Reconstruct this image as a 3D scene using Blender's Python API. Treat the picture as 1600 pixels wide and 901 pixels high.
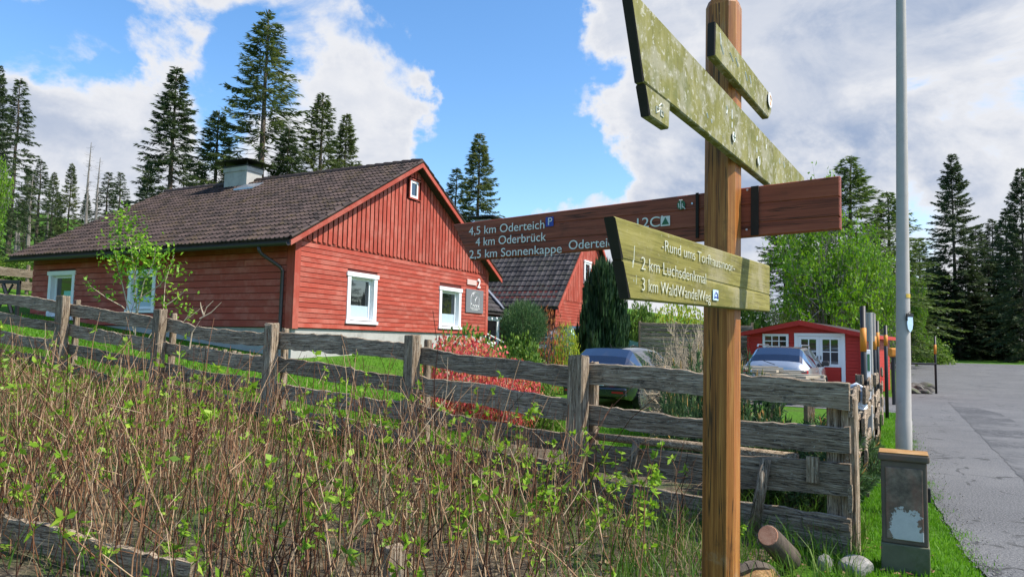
import bpy, bmesh, math, random
import numpy as np
from mathutils import Vector, Matrix

for o in list(bpy.data.objects):
    bpy.data.objects.remove(o)
SC = bpy.context.scene
COL = SC.collection
PI = math.pi

# ------------------------------------------------------------------ camera
FPX = 1090.0                      # focal length in pixels of a 1600 px wide picture
PITCH, ROLL, EYE = math.radians(4.38), math.radians(1.2), 1.6
_R0, _U0 = Vector((1, 0, 0)), Vector((0, -math.sin(PITCH), math.cos(PITCH)))
CR = math.cos(ROLL)*_R0 + math.sin(ROLL)*_U0
CU = -math.sin(ROLL)*_R0 + math.cos(ROLL)*_U0
CF = Vector((0, math.cos(PITCH), math.sin(PITCH)))
cam_data = bpy.data.cameras.new('camera')
cam = bpy.data.objects.new('camera', cam_data)
COL.objects.link(cam)
cam.matrix_world = Matrix(((CR.x, CU.x, -CF.x, 0), (CR.y, CU.y, -CF.y, 0), (CR.z, CU.z, -CF.z, EYE), (0, 0, 0, 1)))
cam_data.sensor_width = 36
cam_data.lens = FPX/1600*36
cam_data.clip_start = 0.05
cam_data.clip_end = 3000
SC.camera = cam


def ray(px, py):
    return CR*((px-800)/FPX) - CU*((py-450.5)/FPX) + CF


def at(px, py, Y):
    d = ray(px, py)
    return Vector((0, 0, EYE)) + d*(Y/d.y)


# ------------------------------------------------------------------ light
SUN_AZ, SUN_EL = math.radians(103), math.radians(50)      # azimuth clockwise from +Y
SUN_DIR = Vector((math.sin(SUN_AZ)*math.cos(SUN_EL), math.cos(SUN_AZ)*math.cos(SUN_EL), math.sin(SUN_EL)))
sl = bpy.data.lights.new('sun', 'SUN')
sl.energy = 3.6
sl.angle = math.radians(0.6)
sl.color = (1.0, 0.93, 0.82)
so = bpy.data.objects.new('sun', sl)
COL.objects.link(so)
so.rotation_euler = SUN_DIR.to_track_quat('Z', 'Y').to_euler()
SC.view_settings.view_transform = 'Standard'
SC.view_settings.look = 'None'
SC.view_settings.exposure = 0.92
SC.view_settings.gamma = 1
SKY_STRENGTH = 0.14

world = bpy.data.worlds.new('World')
SC.world = world
world.use_nodes = True
wn, wl = world.node_tree.nodes, world.node_tree.links
wn.clear()


def wmath(op, a, b=None, clamp=False):
    n = wn.new('ShaderNodeMath')
    n.operation = op
    n.use_clamp = clamp
    for i, x in enumerate((a, b)):
        if x is None:
            continue
        if isinstance(x, (int, float)):
            n.inputs[i].default_value = x
        else:
            wl.new(x, n.inputs[i])
    return n.outputs[0]


def wsmooth(x, lo, hi, t0=0.0, t1=1.0):
    n = wn.new('ShaderNodeMapRange')
    n.interpolation_type = 'SMOOTHSTEP'
    wl.new(x, n.inputs['Value'])
    n.inputs['From Min'].default_value = lo
    n.inputs['From Max'].default_value = hi
    n.inputs['To Min'].default_value = t0
    n.inputs['To Max'].default_value = t1
    return n.outputs['Result']


tc = wn.new('ShaderNodeTexCoord')
DIRV = tc.outputs['Generated']
sky = wn.new('ShaderNodeTexSky')
sky.sky_type = 'NISHITA'
sky.sun_disc = False
sky.sun_elevation = SUN_EL
sky.sun_rotation = SUN_AZ
sky.air_density = 1.0
sky.dust_density = 0.6
sky.ozone_density = 2.0
hs = wn.new('ShaderNodeHueSaturation')
hs.inputs['Saturation'].default_value = 1.22
hs.inputs['Value'].default_value = .96
wl.new(sky.outputs[0], hs.inputs['Color'])


def wnoise(scale, detail, rough, sx=1, sy=1, sz=1, off=0.0, dist=0.0):
    m = wn.new('ShaderNodeMapping')
    m.inputs['Scale'].default_value = (sx, sy, sz)
    m.inputs['Location'].default_value = (off, off*.7, off*.3)
    wl.new(DIRV, m.inputs['Vector'])
    n = wn.new('ShaderNodeTexNoise')
    n.inputs['Scale'].default_value = scale
    n.inputs['Detail'].default_value = detail
    n.inputs['Roughness'].default_value = rough
    n.inputs['Distortion'].default_value = dist
    wl.new(m.outputs[0], n.inputs['Vector'])
    return n.outputs['Fac']


# where the cloud banks stand in the sky (picture coordinates turned into directions), radius and weight
BANKS = [(40, 210, 260, .40), (240, 150, 220, .40), (300, 20, 170, .36), (110, 60, 140, .34), (470, 120, 190, .44), (590, 150, 140, .42), (645, 190, 70, .42), (560, 235, 100, .40), (420, 200, 140, .40),
         (985, 60, 75, .52), (965, 120, 50, .5), (1120, 90, 190, .44), (1330, 90, 230, .42), (1540, 130, 220, .42), (1580, 250, 110, .46), (1000, 290, 80, .36), (930, 315, 60, .34), (860, 332, 40, .30), (1080, 300, 80, .34),
         (1250, 240, 150, .34), (1400, 260, 120, .34), (640, 245, 20, .3), (912, 262, 14, .3), (848, 270, 12, .25), (1500, 440, 220, .42), (1180, 440, 220, .42), (800, 470, 150, .36), (300, 400, 320, .42)]
GAPS = [(400, 75, 60, .15), (35, 60, 70, .20), (325, 165, 45, .14), (140, 185, 55, .15), (230, 40, 45, .14), (520, 40, 40, .10), (690, 20, 90, .2), (815, 130, 125, .45), (735, 260, 80, .3), (1290, 220, 50, .05)]
GREY = [(1250, 120, 330, 1.0), (1480, 90, 260, .9), (1080, 150, 120, .8), (180, 200, 290, .75), (560, 180, 130, .5)]


# banks are ragged: their outlines are pushed about by noise
wm_ = wn.new('ShaderNodeTexNoise')
wm_.inputs['Scale'].default_value = 4.5
wm_.inputs['Detail'].default_value = 7
wm_.inputs['Roughness'].default_value = .58
wl.new(DIRV, wm_.inputs['Vector'])
wv_ = wn.new('ShaderNodeVectorMath')
wv_.operation = 'SUBTRACT'
wl.new(wm_.outputs['Color'], wv_.inputs[0])
wv_.inputs[1].default_value = (.5, .5, .5)
ws_ = wn.new('ShaderNodeVectorMath')
ws_.operation = 'MULTIPLY_ADD'
wl.new(wv_.outputs[0], ws_.inputs[0])
ws_.inputs[1].default_value = (.34, .34, .34)
wl.new(DIRV, ws_.inputs[2])
wn_ = wn.new('ShaderNodeVectorMath')
wn_.operation = 'NORMALIZE'
wl.new(ws_.outputs[0], wn_.inputs[0])
DIRW = wn_.outputs[0]


def bank(px, py, r, w):
    c = ray(px, py).normalized()
    ar = math.atan(r/FPX)
    d = wn.new('ShaderNodeVectorMath')
    d.operation = 'DOT_PRODUCT'
    wl.new(DIRW, d.inputs[0])
    d.inputs[1].default_value = c
    return wsmooth(d.outputs['Value'], math.cos(ar*1.55), math.cos(ar*.5), 0.0, w)


fld = None
for b_ in BANKS:
    x = bank(*b_[:3], b_[3]*.62)
    fld = x if fld is None else wmath('MAXIMUM', fld, x)
gry = None
for b_ in GREY:
    x = bank(*b_)
    gry = x if gry is None else wmath('MAXIMUM', gry, x)
base_n = wnoise(4.2, 11, .60, 1, 1, 1.5, 3.3, .3)
dens = wmath('ADD', wmath('MULTIPLY', wmath('SUBTRACT', base_n, .5), 1.15), wmath('ADD', fld, .455))
# overall, out of the picture, the sky goes on as broken cloud
far_n = wsmooth(wnoise(1.3, 3, .5, 1, 1, 1.4, 7.7), .42, .62, 0.0, .16)
dens = wmath('ADD', dens, wmath('MULTIPLY', far_n, .5))
for b_ in GAPS:
    dens = wmath('SUBTRACT', dens, bank(*b_))
cover = wsmooth(dens, .54, .70)
# light and shade inside the clouds: thicker is greyer, thin rims stay white
shade = wsmooth(wnoise(5.0, 11, .62, 1, 1, 1.8, 9.1, .4), .36, .68)
thick = wsmooth(dens, .62, .86)
fine = wsmooth(wnoise(11.0, 10, .6, 1, 1, 1.6, 5.1, .5), .3, .7, .72, 1.0)
sh = wmath('MAXIMUM', wmath('MULTIPLY', wmath('MULTIPLY', shade, thick), .5), wmath('MULTIPLY', gry, wmath('MULTIPLY', thick, wmath('ADD', wmath('MULTIPLY', shade, .6), .46))))
sh = wmath('MULTIPLY', sh, fine, True)
cc = wn.new('ShaderNodeMix')
cc.data_type = 'RGBA'
cc.inputs[6].default_value = (3.35, 3.38, 3.5, 1)
cc.inputs[7].default_value = (1.35, 1.7, 2.4, 1)
wl.new(sh, cc.inputs[0])
mixc = wn.new('ShaderNodeMix')
mixc.data_type = 'RGBA'
wl.new(cover, mixc.inputs[0])
wl.new(hs.outputs[0], mixc.inputs[6])
wl.new(cc.outputs[2], mixc.inputs[7])
bg = wn.new('ShaderNodeBackground')
bg.inputs['Strength'].default_value = SKY_STRENGTH
wl.new(mixc.outputs[2], bg.inputs['Color'])
wo = wn.new('ShaderNodeOutputWorld')
wl.new(bg.outputs[0], wo.inputs['Surface'])

# ------------------------------------------------------------------ helpers: objects


class MB:
    """collects faces and links them as ONE mesh object"""

    def __init__(s):
        s.v, s.f, s.m = [], [], []

    def add(s, verts, faces, mi=0):
        o = len(s.v)
        s.v.extend([tuple(p) for p in verts])
        s.f.extend([tuple(i+o for i in fc) for fc in faces])
        s.m.extend([mi]*len(faces))
        return s

    def box(s, x0, y0, z0, x1, y1, z1, mi=0):
        return s.add([(x0, y0, z0), (x1, y0, z0), (x1, y1, z0), (x0, y1, z0), (x0, y0, z1), (x1, y0, z1), (x1, y1, z1), (x0, y1, z1)],
                     [(0, 3, 2, 1), (4, 5, 6, 7), (0, 1, 5, 4), (1, 2, 6, 5), (2, 3, 7, 6), (3, 0, 4, 7)], mi)

    def bbox(s, x0, y0, z0, x1, y1, z1, b=.01, mi=0):
        """box with bevelled vertical and horizontal edges"""
        bm = bmesh.new()
        bmesh.ops.create_cube(bm, size=1)
        for v in bm.verts:
            v.co = Vector((x0+(v.co.x+.5)*(x1-x0), y0+(v.co.y+.5)*(y1-y0), z0+(v.co.z+.5)*(z1-z0)))
        bmesh.ops.bevel(bm, geom=list(bm.edges), offset=b, segments=2, affect='EDGES', profile=.5)
        bm.verts.index_update()
        s.add([v.co[:] for v in bm.verts], [[v.index for v in f.verts] for f in bm.faces], mi)
        bm.free()
        return s

    def prism(s, poly, y0, y1, axis='y', mi=0):
        """poly of (a,b) extruded along an axis"""
        n = len(poly)
        if axis == 'y':
            P = lambda a, b, c: (a, c, b)
        elif axis == 'x':
            P = lambda a, b, c: (c, a, b)
        else:
            P = lambda a, b, c: (a, b, c)
        v = [P(a, b, y0) for a, b in poly] + [P(a, b, y1) for a, b in poly]
        f = [tuple(range(n)), tuple(range(2*n-1, n-1, -1))] + [(i, i+n, (i+1) % n+n, (i+1) % n) for i in range(n)]
        return s.add(v, f, mi)

    def tube(s, pts, rad, n=6, mi=0, cap=True):
        pts = [Vector(p) for p in pts]
        rr = rad if isinstance(rad, (list, tuple)) else [rad]*len(pts)
        vs = []
        for i, p in enumerate(pts):
            d = (pts[min(i+1, len(pts)-1)]-pts[max(i-1, 0)])
            d = d.normalized() if d.length > 1e-9 else Vector((0, 0, 1))
            a = d.cross(Vector((0, 0, 1)) if abs(d.z) < .9 else Vector((1, 0, 0))).normalized()
            b = d.cross(a)
            for k in range(n):
                t = 2*PI*k/n
                vs.append(p+(a*math.cos(t)+b*math.sin(t))*rr[i])
        f = []
        for i in range(len(pts)-1):
            for k in range(n):
                f.append((i*n+k, i*n+(k+1) % n, (i+1)*n+(k+1) % n, (i+1)*n+k))
        if cap:
            f.append(tuple(range(n-1, -1, -1)))
            f.append(tuple((len(pts)-1)*n+k for k in range(n)))
        return s.add(vs, f, mi)

    def disc(s, c, nrm, r, n=20, rz=None, mi=0):
        c, nrm = Vector(c), Vector(nrm).normalized()
        a = nrm.cross(Vector((0, 0, 1)) if abs(nrm.z) < .9 else Vector((1, 0, 0))).normalized()
        b = a.cross(nrm)
        rz = rz or r
        return s.add([c+a*math.cos(2*PI*k/n)*r+b*math.sin(2*PI*k/n)*rz for k in range(n)], [tuple(range(n))], mi)

    def mesh(s, name, smooth=False):
        me = bpy.data.meshes.new(name)
        me.from_pydata(s.v, [], s.f)
        if any(s.m):
            me.polygons.foreach_set('material_index', s.m)
        if smooth:
            me.polygons.foreach_set('use_smooth', [True]*len(me.polygons))
        me.update()
        return me

    def build(s, name, mats, parent=None, loc=(0, 0, 0), rz=0, smooth=False, recalc=True):
        me = s.mesh(name, smooth)
        if recalc and len(s.f) < 60000:
            bm = bmesh.new()
            bm.from_mesh(me)
            bmesh.ops.recalc_face_normals(bm, faces=bm.faces)
            bm.to_mesh(me)
            bm.free()
        return link(name, me, mats, parent, loc, rz)


def link(name, me, mats, parent=None, loc=(0, 0, 0), rz=0):
    if mats is not None:
        for m in (mats if isinstance(mats, (list, tuple)) else [mats]):
            me.materials.append(m)
    o = bpy.data.objects.new(name, me)
    COL.objects.link(o)
    o.parent = parent
    o.location = loc
    if rz:
        o.rotation_euler = (0, 0, rz)
    return o


def tag(o, label=None, cat=None, group=None, kind=None):
    for k, v in (('label', label), ('category', cat), ('group', group), ('kind', kind)):
        if v:
            o[k] = v
    return o


def thing(name, label, cat, loc=(0, 0, 0), rz=0, group=None):
    o = bpy.data.objects.new(name, None)
    COL.objects.link(o)
    o.location = loc
    o.rotation_euler = (0, 0, rz)
    o.empty_display_size = .3
    return tag(o, label, cat, group)


def copy_tree(o, parent=None):
    c = o.copy()
    COL.objects.link(c)
    if parent is not None:
        c.parent = parent
    for ch in list(o.children):
        copy_tree(ch, c)
    return c


def np_mesh(name, V, F, mi=None, smooth=False):
    """V (n,3) array, F (m,k) array, all faces with k corners"""
    V, F = np.asarray(V, dtype=np.float32), np.asarray(F, dtype=np.int32)
    me = bpy.data.meshes.new(name)
    m, k = F.shape
    me.vertices.add(len(V))
    me.vertices.foreach_set('co', V.ravel())
    me.loops.add(m*k)
    me.loops.foreach_set('vertex_index', F.ravel())
    me.polygons.add(m)
    me.polygons.foreach_set('loop_start', np.arange(0, m*k, k, dtype=np.int32))
    me.polygons.foreach_set('loop_total', np.full(m, k, dtype=np.int32))
    if mi is not None:
        me.polygons.foreach_set('material_index', np.asarray(mi, dtype=np.int32))
    if smooth:
        me.polygons.foreach_set('use_smooth', np.ones(m, dtype=bool))
    me.update(calc_edges=True)
    me.validate()
    return me


def leaves(P, D, L, W, rng, fold=.18, roll=True):
    """rhombic leaves: base points P, directions D, lengths L, widths W -> (V, F)"""
    n = len(P)
    D = D/np.maximum(np.linalg.norm(D, axis=1, keepdims=True), 1e-9)
    r = rng.normal(size=(n, 3)) if roll else np.tile(np.array([[0, 0, 1.]]), (n, 1))+rng.normal(size=(n, 3))*.25
    S = np.cross(D, r)
    S /= np.maximum(np.linalg.norm(S, axis=1, keepdims=True), 1e-9)
    N = np.cross(D, S)
    L = np.broadcast_to(np.asarray(L, float).reshape(-1, 1), (n, 1))
    W = np.broadcast_to(np.asarray(W, float).reshape(-1, 1), (n, 1))
    v0 = P
    v1 = P+D*L*.45+S*W*.5+N*W*fold
    v2 = P+D*L
    v3 = P+D*L*.45-S*W*.5+N*W*fold
    V = np.stack([v0, v1, v2, v3], 1).reshape(-1, 3)
    F = np.arange(n*4).reshape(n, 4)
    return V, F


def tubes_np(paths, radii, n=3):
    """paths (N,K,3), radii (N,K) -> V,F of N thin tubes"""
    N, K, _ = paths.shape
    T = np.gradient(paths, axis=1)
    T /= np.maximum(np.linalg.norm(T, axis=2, keepdims=True), 1e-9)
    ref = np.where(np.abs(T[..., 2:3]) < .9, np.array([0, 0, 1.]), np.array([1., 0, 0]))
    A = np.cross(T, ref)
    A /= np.maximum(np.linalg.norm(A, axis=2, keepdims=True), 1e-9)
    B = np.cross(T, A)
    ang = np.arange(n)*2*PI/n
    ring = paths[:, :, None, :]+radii[:, :, None, None]*(A[:, :, None, :]*np.cos(ang)[None, None, :, None]+B[:, :, None, :]*np.sin(ang)[None, None, :, None])
    V = ring.reshape(-1, 3)
    base = (np.arange(N)*K*n)[:, None, None]+(np.arange(K-1)*n)[None, :, None]
    k = np.arange(n)[None, None, :]
    k2 = (np.arange(n)+1) % n
    k2 = k2[None, None, :]
    F = np.stack([base+k, base+k2, base+n+k2, base+n+k], -1).reshape(-1, 4)
    return V, F


# ------------------------------------------------------------------ helpers: materials
MATS = {}


def N(nt, typ, **kw):
    n = nt.nodes.new(typ)
    for k, v in kw.items():
        setattr(n, k, v)
    return n


def ramp(nt, fac, stops):
    r = N(nt, 'ShaderNodeValToRGB')
    e = r.color_ramp.elements
    while len(e) < len(stops):
        e.new(.5)
    for i, (p, c) in enumerate(stops):
        e[i].position = p
        e[i].color = (*c, 1) if len(c) == 3 else c
    nt.links.new(fac, r.inputs[0])
    return r.outputs[0]


def noise(nt, scale, vec, detail=6, rough=.6, stretch=(1, 1, 1), dist=0, off=0):
    m = N(nt, 'ShaderNodeMapping')
    m.inputs['Scale'].default_value = stretch
    m.inputs['Location'].default_value = (off, off, off)
    nt.links.new(vec, m.inputs[0])
    n = N(nt, 'ShaderNodeTexNoise')
    n.inputs['Scale'].default_value = scale
    n.inputs['Detail'].default_value = detail
    n.inputs['Roughness'].default_value = rough
    n.inputs['Distortion'].default_value = dist
    nt.links.new(m.outputs[0], n.inputs['Vector'])
    return n.outputs['Fac']


def mixc_(nt, fac, a, b, mode='MIX'):
    n = N(nt, 'ShaderNodeMix', data_type='RGBA', blend_type=mode)
    for s, x in ((0, fac), (6, a), (7, b)):
        if isinstance(x, (int, float)):
            n.inputs[s].default_value = x
        elif isinstance(x, tuple):
            n.inputs[s].default_value = (*x, 1) if len(x) == 3 else x
        else:
            nt.links.new(x, n.inputs[s])
    return n.outputs[2]


def smooth_(nt, x, lo, hi, t0=0., t1=1.):
    n = N(nt, 'ShaderNodeMapRange', interpolation_type='SMOOTHSTEP')
    nt.links.new(x, n.inputs[0])
    for i, v in zip((1, 2, 3, 4), (lo, hi, t0, t1)):
        n.inputs[i].default_value = v
    return n.outputs[0]


def math_(nt, op, a, b=0.0):
    n = N(nt, 'ShaderNodeMath', operation=op)
    for i, x in enumerate((a, b)):
        if isinstance(x, (int, float)):
            n.inputs[i].default_value = x
        else:
            nt.links.new(x, n.inputs[i])
    return n.outputs[0]


def new_mat(name):
    m = bpy.data.materials.new(name)
    m.use_nodes = True
    nt = m.node_tree
    b = nt.nodes['Principled BSDF']
    MATS[name] = m
    return m, nt, b


def obj_vec(nt):
    """object coordinates shifted by a random amount per object, so shared meshes differ"""
    t = N(nt, 'ShaderNodeTexCoord')
    i = N(nt, 'ShaderNodeObjectInfo')
    v = N(nt, 'ShaderNodeVectorMath', operation='MULTIPLY_ADD')
    nt.links.new(i.outputs['Random'], v.inputs[0])
    v.inputs[1].default_value = (37, 53, 71)
    nt.links.new(t.outputs['Object'], v.inputs[2])
    return v.outputs[0], i.outputs['Random']


def setbump(nt, b, h, strength=.4, dist=.01):
    n = N(nt, 'ShaderNodeBump')
    n.inputs['Strength'].default_value = strength
    n.inputs['Distance'].default_value = dist
    nt.links.new(h, n.inputs['Height'])
    nt.links.new(n.outputs[0], b.inputs['Normal'])


def grain_mat(name, stops, stretch=(1, 8, 8), scale=3, rough=.75, bump=.4, bdist=.006, vary=.25, blotch=None, spec=.3, cracks=0):
    m, nt, b = new_mat(name)
    v, rnd = obj_vec(nt)
    f = noise(nt, scale, v, 8, .65, stretch, .6)
    f2 = noise(nt, scale*3.7, v, 6, .7, tuple(x if x < 2 else x*1.8 for x in stretch), .3, 5)
    h = math_(nt, 'ADD', math_(nt, 'MULTIPLY', f, .6), math_(nt, 'MULTIPLY', f2, .4))
    c = ramp(nt, h, stops)
    if cracks:
        k = noise(nt, scale*.8, v, 4, .55, tuple(x*.55 if x < 2 else x*1.1 for x in stretch), .25, 17)
        cr = smooth_(nt, math_(nt, 'ABSOLUTE', math_(nt, 'SUBTRACT', k, .53)), .004, .016, cracks, 0)
        c = mixc_(nt, cr, c, (.018, .010, .006))
        h = math_(nt, 'SUBTRACT', h, math_(nt, 'MULTIPLY', cr, .9))
    for bl in (blotch or []):
        col, sc, lo, hi, amt = bl
        k = noise(nt, sc, v, 7, .7, (1, 1, 1), .2, 11+sc)
        c = mixc_(nt, smooth_(nt, k, lo, hi, 0, amt), c, col)
    if vary:
        g = math_(nt, 'ADD', math_(nt, 'MULTIPLY', rnd, vary*2), 1-vary)
        hsv = N(nt, 'ShaderNodeHueSaturation')
        nt.links.new(g, hsv.inputs['Value'])
        nt.links.new(c, hsv.inputs['Color'])
        c = hsv.outputs[0]
    nt.links.new(c, b.inputs['Base Color'])
    b.inputs['Roughness'].default_value = rough
    b.inputs['Specular IOR Level'].default_value = spec
    setbump(nt, b, h, bump, bdist)
    return m


def plain_mat(name, col, rough=.5, metal=0., var=.12, nscale=6, bump=.0, spec=.5, dirt=None, coat=0):
    m, nt, b = new_mat(name)
    v, rnd = obj_vec(nt)
    f = noise(nt, nscale, v, 6, .6)
    c = mixc_(nt, f, tuple(x*(1-var) for x in col), tuple(min(1, x*(1+var)) for x in col))
    if dirt:
        k = noise(nt, dirt[1], v, 7, .7, (1, 1, 1), .3, 3)
        c = mixc_(nt, smooth_(nt, k, dirt[2], dirt[3], 0, dirt[4]), c, dirt[0])
    nt.links.new(c, b.inputs['Base Color'])
    b.inputs['Roughness'].default_value = rough
    b.inputs['Metallic'].default_value = metal
    b.inputs['Specular IOR Level'].default_value = spec
    b.inputs['Coat Weight'].default_value = coat
    if bump:
        setbump(nt, b, f, bump, .01)
    return m


def leaf_mat(name, c1, c2, c3=None, trans=.35, rough=.55, patch=0, gloss=.3):
    """foliage: each leaf its own tone, light shines through a little"""
    m, nt, b = new_mat(name)
    g = N(nt, 'ShaderNodeNewGeometry')
    st = [(0, c1), (.6, c2), (1, c3 or c2)]
    fac = g.outputs['Random Per Island']
    if patch:
        v, rnd = obj_vec(nt)
        k = smooth_(nt, noise(nt, patch, v, 3, .5), .3, .7)
        fac = math_(nt, 'ADD', math_(nt, 'MULTIPLY', fac, .5), math_(nt, 'MULTIPLY', k, .5))
    c = ramp(nt, fac, st)
    nt.links.new(c, b.inputs['Base Color'])
    b.inputs['Roughness'].default_value = rough
    b.inputs['Specular IOR Level'].default_value = gloss
    tr = N(nt, 'ShaderNodeBsdfTranslucent')
    nt.links.new(mixc_(nt, .3, c, (c2[0]*1.5, c2[1]*1.5, c2[2]*.7)), tr.inputs['Color'])
    mx = N(nt, 'ShaderNodeMixShader')
    mx.inputs[0].default_value = trans
    nt.links.new(b.outputs[0], mx.inputs[1])
    nt.links.new(tr.outputs[0], mx.inputs[2])
    nt.links.new(mx.outputs[0], nt.nodes['Material Output'].inputs['Surface'])
    return m


# weathered timber
WG = [(.35, (.024, .015, .009)), (.43, (.165, .118, .078)), (.53, (.33, .255, .180)), (.66, (.66, .56, .43))]
LICH = [((.44, .44, .38), 55, .60, .66, .8), ((.30, .31, .24), 17, .62, .68, .7), ((.05, .05, .045), 5, .55, .7, .6), ((.14, .16, .07), 4, .62, .75, .35)]
M_RAIL = grain_mat('weathered_rail', WG, (1.2, 22, 22), 3, .9, .9, .012, .22, LICH, .2, .9)
M_POST = grain_mat('weathered_post', WG, (22, 22, 1.2), 3, .9, .9, .012, .2, LICH, .2, .9)
M_PLANK = grain_mat('sawn_plank', [(.3, (.20, .16, .11)), (.5, (.42, .36, .27)), (.7, (.56, .50, .40))], (.8, 9, 9), 3, .85, .4, .006, .25)
RED = [(.25, (.22, .028, .017)), (.5, (.36, .060, .036)), (.75, (.44, .100, .070))]
M_RED = grain_mat('red_painted_plank', RED, (.4, 30, 30), 3, .7, .3, .003, .12, [((.52, .20, .15), 1.3, .42, .66, .45), ((.20, .045, .03), 7, .6, .75, .3)], .3)
M_REDV = grain_mat('red_painted_board', RED, (30, 30, .4), 3, .7, .3, .003, .10, [((.52, .20, .15), 1.1, .42, .66, .45), ((.20, .045, .03), 7, .6, .75, .3)], .3)
M_REDC = plain_mat('red_wall_backing', (.10, .016, .011), .8)
M_SHED = grain_mat('shed_red_plank', [(.3, (.34, .020, .014)), (.6, (.50, .034, .022)), (.8, (.56, .06, .04))], (.5, 12, 12), 3, .5, .3, .004, .05)
M_WHITE = plain_mat('white_window_paint', (.78, .79, .80), .45, 0, .05, 4, 0, .4, ((.45, .45, .42), 3, .6, .8, .3))
M_CONC = plain_mat('pale_concrete', (.40, .39, .365), .9, 0, .18, 5, .3, .2, ((.17, .17, .15), 2.2, .5, .75, .6))
M_METALD = plain_mat('dark_gutter_metal', (.055, .048, .045), .45, .3, .2, 8, 0, .4)
M_ZINC = plain_mat('zinc_sheet', (.42, .45, .50), .38, .75, .2, 6, 0, .5, ((.2, .2, .2), 4, .5, .8, .5))
M_BLACK = plain_mat('black_metal', (.018, .018, .019), .5, .2, .2)
M_FELT = plain_mat('dark_soffit', (.03, .024, .022), .8)
# roof tiles: every tile its own tone, moss in patches


def tile_mat(name, c1, c2, moss, tw, th):
    m, nt, b = new_mat(name)
    t = N(nt, 'ShaderNodeTexCoord')
    v = t.outputs['Object']
    g = N(nt, 'ShaderNodeNewGeometry')
    wnz = noise(nt, 5.0, v, 4, .7)
    c = ramp(nt, math_(nt, 'ADD', math_(nt, 'MULTIPLY', g.outputs['Random Per Island'], .55), math_(nt, 'MULTIPLY', wnz, .5)), [(.2, c1), (.8, c2)])
    k = noise(nt, 1.3, v, 8, .75, (1, 1, 1), .4)
    k2 = noise(nt, 12, v, 5, .7)
    km = math_(nt, 'MULTIPLY', smooth_(nt, k, .48, .62), smooth_(nt, k2, .42, .58))
    c = mixc_(nt, math_(nt, 'MULTIPLY', km, .75), c, moss)
    nt.links.new(c, b.inputs['Base Color'])
    b.inputs['Roughness'].default_value = .7
    b.inputs['Specular IOR Level'].default_value = .25
    setbump(nt, b, k2, .3, .01)
    return m


M_TILE = tile_mat('brown_roof_tile', (.014, .010, .009), (.076, .051, .046), (.070, .048, .018), .3, .33)
M_TILE2 = tile_mat('slate_grey_roof_tile', (.022, .020, .021), (.075, .066, .066), (.05, .05, .03), .3, .33)


def glass_mat(name, col=(.012, .014, .016), rough=.03, coat=.6):
    m, nt, b = new_mat(name)
    v, rnd = obj_vec(nt)
    b.inputs['Base Color'].default_value = (*col, 1)
    b.inputs['Roughness'].default_value = rough
    b.inputs['Specular IOR Level'].default_value = .9
    b.inputs['IOR'].default_value = 1.6
    b.inputs['Coat Weight'].default_value = coat
    setbump(nt, b, noise(nt, 2.5, v, 2, .5), .05, .02)
    return m


M_GLASS = glass_mat('window_glass')
M_FILM = plain_mat('frosted_window_film', (.42, .52, .58), .4)
M_FILMG = plain_mat('green_poster', (.22, .55, .42), .5)
M_CGLASS = glass_mat('car_glass', (.01, .013, .03), .02, 1)

# signpost timber
M_SPOST = grain_mat('glazed_post_timber', [(.32, (.075, .020, .005)), (.48, (.30, .105, .022)), (.66, (.52, .25, .068))], (16, 16, .5), 2.2, .5, .35, .004, 0,
                    [((.50, .30, .12), 14, .66, .72, .6), ((.06, .028, .012), 3, .58, .75, .7), ((.34, .25, .16), 5, .6, .75, .5)], .3, .85)
M_SRED = grain_mat('red_brown_sign_timber', [(.3, (.09, .022, .012)), (.5, (.25, .060, .032)), (.72, (.36, .11, .06))], (.7, 16, 16), 2.4, .55, .3, .003, 0, [((.05, .018, .012), 5, .58, .75, .6), ((.30, .17, .13), 8, .62, .74, .4)], .3, .8)
ALG = [(.32, (.075, .066, .014)), (.48, (.185, .165, .034)), (.68, (.32, .28, .09))]
M_SGRN = grain_mat('algae_sign_timber', ALG, (.7, 10, 10), 2.2, .8, .3, .003, 0, [((.30, .265, .16), 3.5, .46, .66, .75), ((.12, .12, .02), 5, .52, .68, .6), ((.45, .43, .30), 60, .6, .68, .35)], .3, .35)
M_SLICH = grain_mat('lichen_sign_timber', [(.3, (.075, .078, .016)), (.5, (.175, .168, .045)), (.72, (.29, .27, .11))], (2, 6, 1), 3, .9, .6, .006, 0,
                    [((.33, .315, .245), 9, .46, .60, .6), ((.11, .125, .03), 6, .52, .66, .6), ((.50, .485, .42), 42, .55, .63, .6), ((.06, .065, .02), 30, .6, .68, .6)], .3)
M_SEND = plain_mat('dark_end_grain', (.020, .015, .013), .9, 0, .4, 20, .3)
M_INK = plain_mat('white_lettering', (.72, .72, .70), .6)
M_INKW = plain_mat('worn_white_lettering', (.52, .53, .43), .7, 0, .1, 6, 0, .3, ((.28, .28, .10), 38, .57, .63, .85))
M_FLAKE = plain_mat('white_paint_flakes', (.60, .61, .55), .8, 0, .15, 20)
M_DROCK = grain_mat('dark_rock', [(.3, (.05, .045, .04)), (.55, (.13, .12, .105)), (.75, (.24, .22, .20))], (1, 1, 1), 4, .95, .9, .03, .2, [((.08, .11, .03), 4, .5, .65, .6)])
M_BLUE = plain_mat('blue_sign_paint', (.02, .05, .33), .5)
M_GREENP = plain_mat('green_sign_paint', (.02, .12, .05), .5)
M_GREY = plain_mat('slate_sign_board', (.17, .175, .185), .6)

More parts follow.
